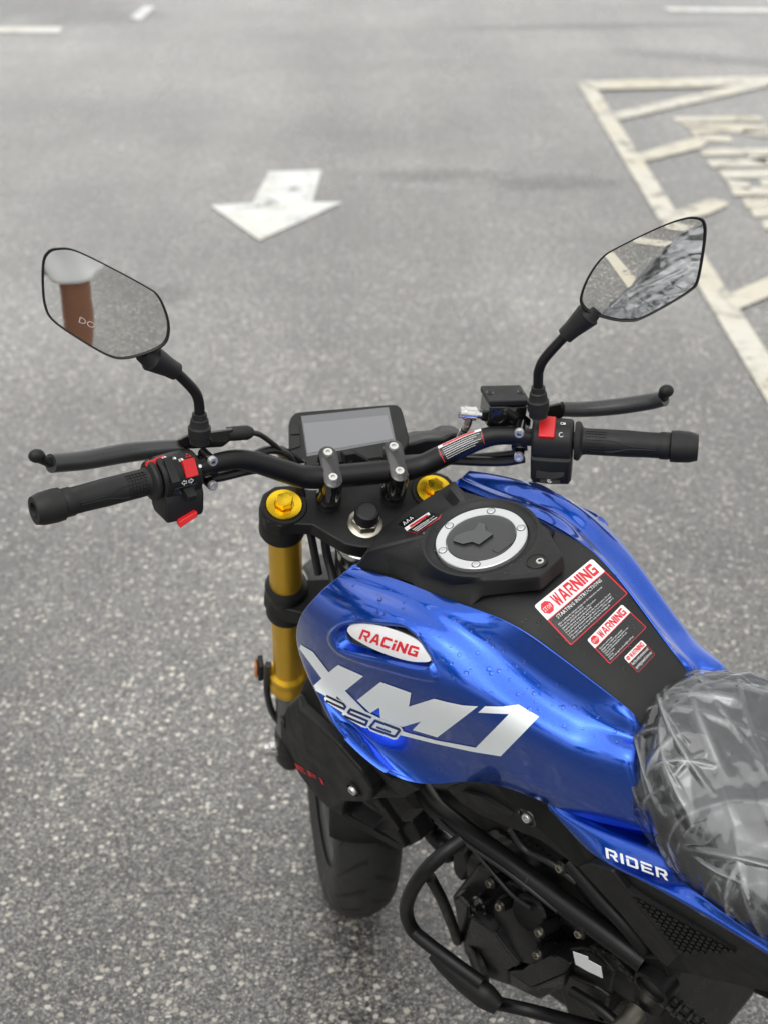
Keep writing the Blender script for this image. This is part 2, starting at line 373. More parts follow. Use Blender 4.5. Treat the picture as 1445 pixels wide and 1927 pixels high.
def smooth_poly(poly, sub=5):
    p=np.array(list(poly[-2:])+list(poly)+list(poly[:3]),float); out=[]
    for i in range(2,len(poly)+2):
        a,b,c,d=p[i-1],p[i],p[i+1],p[i+2]
        for t in np.linspace(0,1,sub,endpoint=False):
            out.append(.5*((2*b)+(-a+c)*t+(2*a-5*b+4*c-d)*t*t+(-a+3*b-3*c+d)*t**3))
    return np.array(out)
def bvh_of(mb): return BVHTree.FromPolygons([Vector(v) for v in mb.v], [list(f) for f in mb.f])
def cast(bvh, u, v, o=None, d=None):
    o=Vector(CAMB if o is None else o); d=Vector(rayb(u,v) if d is None else d).normalized()
    h=bvh.ray_cast(o,d)
    if h[0] is None: return None
    n=h[1]; n = -n if n.dot(d)>0 else n
    return np.array(h[0]),np.array(n),h[3]
def tri2d(polys, maxe):
    bm=bmesh.new()
    for p in polys:
        vs=[bm.verts.new((q[0],q[1],0)) for q in p]
        for f in tessellate_polygon([[v.co for v in vs]]):
            try: bm.faces.new([vs[i] for i in f])
            except ValueError: pass
    for _ in range(6):
        es=[e for e in bm.edges if e.calc_length()>maxe]
        if not es: break
        bmesh.ops.subdivide_edges(bm, edges=es, cuts=1); bmesh.ops.triangulate(bm, faces=[f for f in bm.faces if len(f.verts)>3])
    bm.verts.index_update(); vs=[(v.co.x,v.co.y) for v in bm.verts]; fs=[tuple(v.index for v in f.verts) for f in bm.faces]
    be=[tuple(v.index for v in e.verts) for e in bm.edges if len(e.link_faces)==1]
    bm.free(); return vs,fs,be
def decal(name, polys, bvh, m, parent, off=.0004, maxe=8, skirt=0., mapf=None, dome=None):
    """flat print laid on a surface: each vertex of the 2D shape is dropped onto the mesh"""
    vs,fs,be=tri2d(polys,maxe); out=[];nn=[];last=None
    for q in vs:
        u,v=mapf(q) if mapf else q
        h=cast(bvh,u,v)
        if h is None:
            d=nrm(rayb(u,v)); h=(CAMB+d*last[2],last[1],last[2]) if last else (CAMB+d*1.7,-d,1.7)
        last=h; out.append(h[0]+h[1]*(off+(dome(q) if dome else 0))); nn.append(h[1])
    mb=MB(); mb.add(out,fs)
    if skirt:
        b=len(mb.v); mb.v+= [tuple(p-n*skirt) for p,n in zip(out,nn)]; mb.f += [(i,j,j+b,i+b) for i,j in be]
    o=mb.build(name,m,parent,fixn=bool(skirt)); 
    return o
def stroke(pts, w, closed=False):
    """quads along a polyline, mitred, in 2D"""
    p=np.array(pts,float); n=len(p); L_=[];R_=[]
    for i in range(n):
        a=p[i]-p[i-1] if (i>0 or closed) else p[1]-p[0]
        b=p[(i+1)%n]-p[i] if (i<n-1 or closed) else p[-1]-p[-2]
        a=a/np.hypot(*a); b=b/np.hypot(*b); na=np.array([-a[1],a[0]]); nb=np.array([-b[1],b[0]]); mm=na+nb; mm=mm/max(np.hypot(*mm),1e-6)
        k=w/2/max(.45,mm@na); L_.append(p[i]+mm*k); R_.append(p[i]-mm*k)
    return [[L_[i],L_[(i+1)%n],R_[(i+1)%n],R_[i]] for i in range(n if closed else n-1)]
def text_mesh(txt, size=1., bold=0., res=2, align='LEFT', shear=0., spacing=1.):
    c=bpy.data.curves.new('t','FONT'); c.body=txt; c.size=size; c.offset=bold; c.resolution_u=res; c.align_x=align; c.shear=shear; c.space_character=spacing; c.fill_mode='FRONT'
    o=bpy.data.objects.new('t',c); sc.collection.objects.link(o)
    me=bpy.data.meshes.new_from_object(o.evaluated_get(bpy.context.evaluated_depsgraph_get()))
    vs=np.array([v.co[:2] for v in me.vertices]) if len(me.vertices) else np.zeros((0,2)); fs=[tuple(p.vertices) for p in me.polygons]
    bpy.data.objects.remove(o); bpy.data.curves.remove(c); bpy.data.meshes.remove(me); return vs,fs
GL={'W':[[(0,1),(.2,1),(.29,.38),(.41,.95),(.59,.95),(.71,.38),(.8,1),(1,1),(.83,0),(.61,0),(.5,.5),(.39,0),(.17,0)]],
'R':[[(0,0),(.24,0),(.24,1),(0,1)],[(.24,.78),(1,.78),(.84,1),(.24,1)],[(.74,.52),(1,.52),(1,.78),(.74,.78)],[(.34,.36),(.84,.36),(1,.52),(.34,.52)],[(.5,.36),(.76,.36),(1.02,0),(.74,0)]],
'A':[[(0,0),(.25,0),(.5,.8),(.5,1),(.34,1)],[(1,0),(.66,1),(.5,1),(.5,.8),(.75,0)],[(.3125,.2),(.6875,.2),(.619,.42),(.381,.42)]],
'C':[[(0,.12),(.12,0),(.26,0),(.26,1),(.12,1),(0,.88)],[(.26,.76),(1,.76),(.9,1),(.26,1)],[(.26,0),(.9,0),(1,.24),(.26,.24)]],
'I':[[(0,0),(1,0),(1,1),(0,1)]],'i':[[(0,0),(1,0),(1,.66),(0,.66)],[(0,.76),(1,.76),(1,1),(0,1)]],
'N':[[(0,0),(.26,0),(.26,1),(0,1)],[(.26,1),(.26,.58),(.74,0),(.74,.42)],[(.74,0),(1,0),(1,1),(.74,1)]],
'G':[[(0,.12),(.12,0),(.26,0),(.26,1),(.12,1),(0,.88)],[(.26,.76),(1,.76),(.9,1),(.26,1)],[(.26,0),(1,0),(1,.24),(.26,.24)],[(.74,.24),(1,.24),(1,.58),(.5,.58),(.5,.42),(.74,.42)]],
'D':[[(0,0),(.24,0),(.24,.7),(0,.7)],[(0,.78),(.74,.78),(.74,1),(0,1)],[(.24,0),(.74,0),(.74,.2),(.24,.2)],[(.74,0),(.88,0),(1,.14),(1,.86),(.88,1),(.74,1)]],
'E':[[(0,0),(.24,0),(.24,.7),(0,.7)],[(0,.78),(1,.78),(.92,1),(0,1)],[(.24,.4),(.9,.4),(.9,.58),(.24,.58)],[(.24,0),(1,0),(1,.2),(.24,.2)]],
'F':[[(0,0),(.24,0),(.24,.7),(0,.7)],[(0,.78),(1,.78),(.92,1),(0,1)],[(.24,.36),(.85,.36),(.85,.56),(.24,.56)]],
'O':[[(0,0),(.24,0),(.24,1),(0,1)],[(.24,.78),(.76,.78),(.76,1),(.24,1)],[(.24,0),(.76,0),(.76,.22),(.24,.22)],[(.76,0),(1,0),(1,1),(.76,1)]]}
def glyphs(word, o, right, up, gap=.18, wI=.3):
    """block letters as 2D polygons; RIGHT spans the whole word"""
    ws=[wI if c in 'Ii' else 1. for c in word]; tot=sum(ws)+gap*(len(ws)-1); x=0; out=[]
    o,right,up=(np.array(a,float) for a in (o,right,up))
    for c,w in zip(word,ws):
        for poly in GL[c]: out.append([o+right*((x+px*w)/tot)+up*py for px,py in poly])
        x+=w+gap
    return out
# ------------------------------------------------------------------ ground and painted markings
def sheet(name, m, polys, z, parent, maxe=None):
    bm=bmesh.new()
    for p in polys: bm.faces.new([bm.verts.new((q[0],q[1],z)) for q in p])
    bmesh.ops.triangulate(bm, faces=bm.faces[:]); bmesh.ops.recalc_face_normals(bm, faces=bm.faces)
    for f in bm.faces:
        if f.normal.z<0: f.normal_flip()
    me=bpy.data.meshes.new(name); bm.to_mesh(me); bm.free(); me.materials.append(M[m]); o=link(bpy.data.objects.new(name,me))
    if parent: o.parent=parent
    return o
ground = sheet('ground','asphalt',[[(-250,-250),(250,-250),(250,250),(-250,250)]],0,None); tag(ground, kind='structure')
g2=lambda *uv:[G(u,v)[:2] for u,v in uv]
sheet('painted_arrow','paint_white',[g2((476,383),(507,324),(606,321),(589,381)),g2((396,388),(476,383.2),(589,381.2),(646,382),(489,454))],.004,ground)
a0,a1,b0,b1=[G(*q)[:2] for q in((1085,156),(1445,761),(1120,165),(1445,668))]
ext=lambda p,q,t:p+(q-p)*t
sheet('painted_line','paint_cream',[[a0,ext(a0,a1,1.9),ext(b0,b1,1.9),b0]],.004,ground)
far=G(1441,145)[:2]-G(1085,154)[:2]
sheet('painted_line','paint_cream',[[G(1092,155)[:2],G(1085,154)[:2]+far*2.2,G(1123,171)[:2]+far*2.2,G(1123,171)[:2]]],.008,ground)
sheet('painted_line','paint_cream',[g2((1152,214),(1365,166),(1452,150),(1470,158),(1162,228))],.006,ground)
sheet('painted_line','paint_cream',[g2((1197,292),(1299,262),(1332,268),(1318,280),(1208,307))],.006,ground)
sheet('painted_line','paint_cream',[g2((1262,403),(1336,376),(1370,382),(1366,390),(1332,405),(1270,420))],.006,ground)
sheet('painted_line','paint_cream',[g2((1360,560),(1500,500),(1520,530),(1384,586))],.006,ground)
rows=[((1264,226),(1432,224),9),((1280,236),(1440,240),8),((1295,248),(1448,246),8),((1300,258),(1374,264),11),((1395,250),(1460,256),10),((1314,288),(1450,286),12),((1330,310),(1460,306),14),((1400,296),(1440,304),12),
 ((1352,330),(1470,326),15),((1364,345),(1408,352),14),((1425,345),(1480,344),14),((1372,362),(1480,360),15),((1395,384),(1480,380),17),((1410,402),(1480,398),17),((1430,424),(1490,420),18)]
sheet('painted_lettering','paint_cream',[g2((a[0],a[1]-w/2),(b[0],b[1]-w/2),(b[0]+3,b[1]+w/2),(a[0]+8,a[1]+w/2)) for a,b,w in rows],.004,ground)
sheet('painted_line','paint_white',[g2((-200,51),(118,52),(114,63),(-200,60))],.004,ground)
sheet('painted_line','paint_white',[g2((246,34),(272,12),(292,14),(264,40))],.004,ground)
sheet('painted_line','paint_white',[g2((1245,15),(1700,19),(1720,27),(1260,22))],.004,ground)
# old joints in the surface
for q in (((1176,-4),(1190,-4),(1262,66),(1352,132),(1344,138),(1250,70)),((318,-10),(326,-10),(240,70),(165,116),(160,112),(232,66)),((752,-6),(760,-6),(716,120),(646,240),(640,238),(706,118))):
    sheet('surface_joint','damp_and_reflection',[g2(*q)],.0012,ground)
# damp, oily stains; the first two paint in a dark reflection
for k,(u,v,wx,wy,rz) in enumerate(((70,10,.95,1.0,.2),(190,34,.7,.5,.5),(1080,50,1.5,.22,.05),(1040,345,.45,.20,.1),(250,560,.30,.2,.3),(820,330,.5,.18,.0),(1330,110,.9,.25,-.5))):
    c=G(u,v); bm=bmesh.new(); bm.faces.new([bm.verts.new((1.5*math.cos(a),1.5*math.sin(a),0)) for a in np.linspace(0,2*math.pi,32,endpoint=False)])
    me=bpy.data.meshes.new('stain_and_reflection_patch'); bm.to_mesh(me); bm.free(); me.materials.append(M['damp_and_reflection']); o=link(bpy.data.objects.new('stain_and_reflection_patch',me)); o.parent=ground
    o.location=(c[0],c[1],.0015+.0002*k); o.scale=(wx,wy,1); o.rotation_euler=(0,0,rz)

# ------------------------------------------------------------------ motorcycle
bike = link(bpy.data.objects.new('motorcycle', None)); ROOT = bike
Mx = np.eye(4); Mx[:3,:3]=Rb; Mx[:3,3]=Tb; bike.matrix_world = Matrix(Mx.tolist())
tag(bike, 'blue and black naked motorcycle with gold forks leaning on its side stand', 'motorcycle')
X_,Y_,Z_=np.eye(3)
def sbuild(mb,*a,**k): mb.steer=True; return mb.build(*a,**k)
def bolt(name, c, ax, r, h, parent, m='boltsteel', steer=True, hexr=.55):
    """cap screw: rounded head with a hex socket"""
    ax=nrm(ax); t=X_ if abs(ax[0])<.8 else Y_; e1=nrm(t-np.dot(t,ax)*ax); e2=np.cross(ax,e1); c=np.asarray(c,float)
    ring=lambda rr,hh,n,ph=0:[c+hh*ax+rr*(math.cos(a+ph)*e1+math.sin(a+ph)*e2) for a in np.linspace(0,2*math.pi,24,endpoint=False)]
    hexa=lambda rr,hh:[c+hh*ax+rr*(.866/max(.866,math.cos((a%(math.pi/3))-math.pi/6)))*(math.cos(a)*e1+math.sin(a)*e2) for a in np.linspace(0,2*math.pi,24,endpoint=False)]
    mb=MB(steer); mb.loft([ring(r,-h,24),ring(r,h*.55,24),ring(r*.86,h,24),hexa(r*hexr,h),hexa(r*hexr,h*.1)]); return mb.build(name,m,parent,angle=40)

# handlebar
half=[(.075,.02,1.0045),(.097,.018,1.015),(.131,.012,1.034),(.157,.005,1.046),(.177,0,1.0485),(.2,-.006,1.0475),(.265,-.021,1.043),(.392,-.072,1.049)]
half=[np.array(p) for p in half]; mir=np.array([-1,1,1])
path=[p*mir for p in half[::-1]]+[np.array([-.04,.02,1.001]),np.array([.04,.02,1.001])]+half
mb=MB(); mb.tube(path,[.011,.011,.0112,.0118,.0125,.0135,.0145,.0148,.0148,.0148,.0148,.0145,.0135,.0125,.0118,.0112,.011,.011],n=20); bar=sbuild(mb,'handlebar','satin',bike)
bar_bvh=None
# warning label wrapped round the bar
def wrapbar(name,m,t0,t1,a0_,a1_,off):
    pts,rr=crom(np.array([half[0],half[1],half[2],half[3],half[4]]),np.array([.0148,.0145,.0135,.0125,.0118]),10)
    n=len(pts)-1; g=[]
    for t in np.linspace(t0,t1,14):
        i=t*n; k=min(int(i),n-1); f=i-k; p=pts[k]*(1-f)+pts[k+1]*f; r=rr[k]*(1-f)+rr[k+1]*f; d=nrm(pts[k+1]-pts[k]); up=nrm(Z_-d*d[2]); bk=nrm(np.cross(up,d)); bk=bk if bk[1]<0 else -bk
        g.append([p+(r+off)*(math.cos(a)*up+math.sin(a)*bk) for a in np.linspace(a0_,a1_,10)])
    mb=MB(); mb.grid(g); return sbuild(mb,name,m,bar,fixn=False)
lab=wrapbar('warning_label','sticker',.28,.70,R(-5),R(95),.0006)
lab2=wrapbar('label_header','white',.29,.69,R(-3),R(18),.0010); lab3=wrapbar('label_header','redp',.33,.62,R(1),R(14),.0013)
for k in range(6): wrapbar('label_text','white',.32,.67-.04*(k%3),R(29+k*10.5),R(31.2+k*10.5),.0010)
for s in(0,1): wrapbar('label_border','redp',.287 if s==0 else .685,.295 if s==0 else .693,R(22),R(94),.0010)

# bar clamps on risers
for sx in(-1,1):
    x=.042*sx
    c0=A(x,.027,.05); c1=A(x,.064,.05)
    mb=MB()
    def capsule(h,r,n=12):
        o=[]
        for k in range(n+1): a=math.pi*k/n; o.append(A(x+r*math.cos(a),.066+r*math.sin(a),h))
        for k in range(n+1): a=math.pi+math.pi*k/n; o.append(A(x+r*math.cos(a),.025+r*math.sin(a),h))
        return o
    mb.loft([capsule(.008,.0105),capsule(.020,.0125),capsule(.046,.0125),capsule(.0525,.0115),capsule(.054,.009)])
    cl=sbuild(mb,'handlebar_clamp','gloss',bike,angle=45)
    mb=MB(); mb.lathe([(.0155,-.045),(.0175,-.0445),(.0175,-.022),(.0155,-.02),(.0155,-.012),(.0165,-.010),(.0165,.002),(.0135,.008),(.0135,.022)],A(x,.036,0),U,24); sbuild(mb,'riser','gloss',cl,angle=40)
    bolt('bolt',A(x,.027,.0545),U,.0062,.003,cl); bolt('bolt',A(x,.0655,.0545),U,.0062,.003,cl)

# top triple clamp
hl=[(0,.062),(.045,.060),(.062,.062),(.085,.071),(.105,.072),(.122,.062),(.130,.042),(.124,.020),(.108,.009),(.09,.010),(.066,.006),(.045,-.014),(.03,-.027),(.012,-.034)]
out=[(x,f) for x,f in hl]+[(0,-.036)]+[(-x,f) for x,f in hl[::-1][:-1]]
mb=MB(); mb.prism([A(x,f,-.040) for x,f in out],[A(x,f,-.0165) for x,f in out]); yoke=sbuild(mb,'triple_clamp','plastic',bike,bevel=.003,seg=3)
for sx in(-1,1):
    mb=MB(); c=A(.098*sx,.04,0); mb.lathe([(.0275,-.072),(.0305,-.069),(.0305,-.0175),(.0285,-.0145),(.024,-.0145),(.024,-.018)],c,U,36); sbuild(mb,'fork_boss','plastic',yoke,angle=40)
    mb=MB(); mb.lathe([(.0235,-.03),(.0235,-.0145),(.0225,-.0125),(.0125,-.0125),(.0115,-.0135)],c,U,40); fc=sbuild(mb,'fork_cap','gold',bike,angle=30)
    hexp=[A(.098*sx+.0118*math.cos(R(60*k+12)),.04+.0118*math.sin(R(60*k+12)),0) for k in range(6)]
    mb=MB(); mb.prism([p-.013*U for p in hexp],[p-.001*U for p in hexp]); sbuild(mb,'hex_nut','gold',fc,bevel=.0012)
mb=MB(); hexp=[A(.0185*math.cos(R(60*k)),.0185*math.sin(R(60*k)),0) for k in range(6)]
mb.lathe([(.0225,-.0165),(.0225,-.0140),(.0205,-.0130)],A(0,0,0),U,32); nut=sbuild(mb,'stem_nut','steel',bike,angle=30)
mb=MB(); mb.prism([p-.013*U for p in hexp],[p-.003*U for p in hexp]); sbuild(mb,'hex_nut','steel',nut,bevel=.0015)
mb=MB(); mb.lathe([(.0155,-.004),(.0158,.010),(.0145,.0145),(.012,.016),(.0115,.015)],A(0,0,0),U,28); sbuild(mb,'stem_cap','rubber',nut,angle=40)
mb=MB(); mb.lathe([(.03,-.041),(.036,-.044),(.037,-.050),(.036,-.058),(.032,-.066),(.03,-.088)],A(0,0,0),U,36); sbuild(mb,'bearing_collar','chrome',bike,angle=40)
mb=MB(); mb.lathe([(.028,-.086),(.028,-.24)],A(0,0,0),U,28); sbuild(mb,'steering_head','plastic',bike)
mb=MB(); lo=[(.116,.04),(.11,.055),(.09,.058),(0,.05),(-.09,.058),(-.11,.055),(-.116,.04),(-.11,.022),(-.09,.008),(0,-.03),(.09,.012),(.11,.022)]
mb.prism([A(x,f,-.262) for x,f in lo],[A(x,f,-.228) for x,f in lo]); ly=sbuild(mb,'lower_triple_clamp','plastic',bike,bevel=.004)

# fork legs
for sx in(-1,1):
    ax=lambda h: A(.098*sx+.046*max(0,-h-.013)/.75,.04+.004*h,h)
    top=ax(-.02); d=nrm(ax(-.5)-top); L_=lambda h:np.linalg.norm(ax(h)-top)
    mb=MB(); mb.lathe([(.0225,0),(.0225,L_(-.21))],top,d,36); ft=sbuild(mb,'fork_tube','darkgold',bike)
    mb=MB(); mb.lathe([(.0235,L_(-.205)),(.0295,L_(-.212)),(.0295,L_(-.235)),(.028,L_(-.24)),(.028,L_(-.255)),(.0295,L_(-.26)),(.0295,L_(-.283)),(.0245,L_(-.29))],top,d,36); sbuild(mb,'fork_clamp_sleeve','plastic',ft,angle=30)
    mb=MB(); mb.lathe([(.0225,L_(-.28)),(.0225,L_(-.465)),(.0225,L_(-.462)),(.0285,L_(-.468)),(.0295,L_(-.478)),(.0275,L_(-.486)),(.0270,L_(-.490)),(.0298,L_(-.496)),(.0298,L_(-.512)),(.0265,L_(-.520)),(.02,L_(-.523))],top,d,36); sbuild(mb,'fork_lower_tube','darkgold',ft,angle=35)
    mb=MB(); mb.lathe([(.0215,L_(-.50)),(.0215,L_(-.66)),(.0225,L_(-.69)),(.0235,L_(-.755)),(.018,L_(-.79))],top,d,30); lg=sbuild(mb,'fork_leg','grey',bike,angle=35)
    mb=MB(); mb.lathe([(.024,L_(-.675)),(.0255,L_(-.69)),(.0255,L_(-.775)),(.018,L_(-.80))],top,d,28); sbuild(mb,'axle_clamp','plastic',lg,angle=35)
    mb=MB(); c=ax(-.742)+np.array([sx*.02,0,0]); mb.lathe([(.0125,0),(.0125,.014),(.010,.0165),(.010,.024),(.008,.0255)],c,np.array([sx,0,0]),18); sbuild(mb,'axle_nut','chrome',lg,angle=40)
    mb=MB(); c=ax(-.475)+np.array([sx*.034,.0,0]); mb.box(c+np.array([sx*.006,.02,0]),(X_,EF,U),(.008,.022,.046)); rf=sbuild(mb,'reflector_bracket','plastic',lg,bevel=.002)
    mb=MB(); mb.box(c+np.array([sx*.013,.02,.0]),(X_,EF,U),(.004,.014,.040)); sbuild(mb,'reflector','orange',rf,bevel=.002)
    mb=MB(); mb.tube([ax(-.44)+sx*.03*X_,ax(-.52)+sx*.034*X_,ax(-.60)+sx*.028*X_,ax(-.66)+sx*.012*X_],.0055,n=10); sbuild(mb,'brake_hose','hose',lg)

# front wheel, tyre, mudguard
AX=A(.045,.04,-.735); WR=.297
def wheel(center, rad, width, parent, steer, rear=False):
    mb=MB(steer); prof=[]
    for a in np.linspace(-1.25,1.25,17): prof.append((rad-.048*(1-math.cos(a))-(.02 if abs(a)>1.1 else 0), width/2*math.sin(a)/math.sin(1.25)))
    prof=[(rad-.085,-width*.40)]+prof+[(rad-.085,width*.40)]
    mb.lathe(prof,center,X_,72,cap=False); ty=mb.build('tyre','tyre',parent,angle=60)
    # tread grooves: sickle-shaped cuts modelled as thin dark inlays following the tread
    mb=MB(steer)
    for k in range(26):
        for s in(-1,1):
            th0=2*math.pi*k/26+(0.12 if s>0 else 0)
            pts=[]
            for t in np.linspace(0,1,6):
                a=s*(.12+.95*t); th=th0+.20*t**1.5
                for w in(-.006,.006):
                    r=rad-.048*(1-math.cos(a))+.0006; x=width/2*math.sin(a)/math.sin(1.25)
                    pts.append(np.asarray(center)+np.array([x,r*math.cos(th+w/rad*(1-t*.6)),r*math.sin(th+w/rad*(1-t*.6))]))
            mb.add(pts,[(2*i,2*i+1,2*i+3,2*i+2) for i in range(5)])
    g=mb.build('tread_grooves','dark',ty,fixn=False); g['kind']='stuff'
    mb=MB(steer); w=width*.36
    mb.lathe([(rad-.105,-w*.8),(rad-.082,-w),(rad-.072,-w),(rad-.072,-w*.8),(rad-.09,-w*.5),(rad-.09,w*.5),(rad-.072,w*.8),(rad-.072,w),(rad-.082,w),(rad-.105,w*.8),(rad-.105,-w*.8)],center,X_,64,cap=False)
    for k in range(5):
        a=2*math.pi*k/5+.3; d=np.array([0,math.cos(a),math.sin(a)]); e=np.array([0,-math.sin(a),math.cos(a)])
        for q in(-1,1):
            mb.tube([np.asarray(center)+d*.03+e*q*.012,np.asarray(center)+d*(rad-.10)+e*q*.035],[.013,.010],n=8,sub=1)
    mb.lathe([(.032,-.05),(.032,.05)],center,X_,24); rm=mb.build('rim','rim',parent,angle=40)
    return ty,rm
fw=sbuild(MB().lathe([(.014,-.075),(.014,.075)],AX,X_,20),'front_axle','steel',bike)
ty,rm=wheel(AX,WR,.106,bike,True)
def spin_mesh(o,ang):
    ax=Vector(Rs@U); c=Vector(st(AX)); o.data.transform(Matrix.Translation(c)@Matrix.Rotation(ang,4,ax)@Matrix.Translation(-c))
WT=R(-4)
mb=MB(); mb.lathe([(.148,.052),(.148,.047),(.085,.047),(.085,.052),(.148,.052)],AX,X_,48,cap=False); sbuild(mb,'brake_disc','steel',bike,angle=30)
mb=MB(); g=[]
for th in np.linspace(R(45),R(171),26):
    row=[]
    for a in np.linspace(-1.25,1.25,13):
        r=WR+.016-.040*(1-math.cos(a)); row.append(AX+np.array([.066*math.sin(a)/.95,r*math.cos(th),r*math.sin(th)]))
    g.append(row)
mb.grid(g); mg=sbuild(mb,'front_mudguard','plastic',bike); s=mg.modifiers.new('t','SOLIDIFY'); s.thickness=.003

for o_ in [ty,rm,mg]+list(ty.children): spin_mesh(o_,WT)
# ------------------------------------------------------------------ dashboard
DP=PS(650,770,.14); DN=nrm([0,-.70,.72])
dp=lambda u,v,o=0:PSP(u,v,DP+DN*o,DN)
outl=[(546,792),(549,784),(556,777),(565,775),(735,761),(746,761),(754,767),(758,776),(770,824),(769,834),(757,853),(748,858),(580,879),(566,877),(547,852)]
mb=MB(); mb.prism([dp(*p)-DN*.022 for p in outl],[dp(*p) for p in outl]); dash=sbuild(mb,'dashboard','plastic',bike,bevel=.0022,seg=3)
scr=[(567,783),(731,766),(744,829),(578,859)]
mb=MB(); mb.add([dp(*p,.0006) for p in scr],[(0,1,2,3)]); sbuild(mb,'screen','screen',dash)
M['lcd']=mat('lcd_panel',(.13,.135,.15),.10,coat=1.0)
scr2=[(571,797),(729,781),(740,826),(579,853)]
mb=MB(); mb.add([dp(*p,.0012) for p in scr2],[(0,1,2,3)]); sbuild(mb,'lcd_panel','lcd',dash)
for q in([(548,793),(564,799),(565,817),(547,818)],[(547,820),(565,819),(566,840),(547,846)]):
    mb=MB(); mb.prism([dp(*p) for p in q],[dp(*p,.0025) for p in q]); sbuild(mb,'button','rubber',dash,bevel=.0008)
mb=MB(); mb.lathe([(.004,0),(.004,.001)],dp(569,870),DN,12); sbuild(mb,'light_sensor','grey',dash)
mb=MB(); q=[(649,855),(668,852),(700,870),(668,884),(650,874)]; mb.prism([PS(*p,.066) for p in q],[PS(*p,.066)+np.array([0,.03,-.01]) for p in q]); sbuild(mb,'ignition_lock','plastic',bike,bevel=.002)
mb=MB(); mb.tube([PS(656,874,.064),PS(663,866,.064)],.0012,n=6,sub=1); sbuild(mb,'key_blade','chrome',bike)
# headlight cowl and bracket in front of the dashboard
def prism_ps(name,poly,y,depth,m,parent,bevel=.004):
    a=[PS(*p,y) for p in poly]; mb=MB(); mb.prism(a,[p+np.array([0,depth,-depth*.35]) for p in a]); return sbuild(mb,name,m,parent,bevel=bevel,seg=3)
hd=prism_ps('headlight_cowl',[(560,842),(772,834),(800,826),(835,824),(848,815),(878,815),(888,828),(875,862),(780,872),(640,880),(560,872)],.13,.07,'plastic',bike,.006)
prism_ps('headlight',[(590,852),(790,842),(800,862),(760,880),(640,890),(600,880)],.2,.07,'rubber',bike,.008)
prism_ps('dashboard_bracket',[(536,846),(560,858),(600,885),(560,890),(530,868)],.09,.04,'plastic',bike,.003)

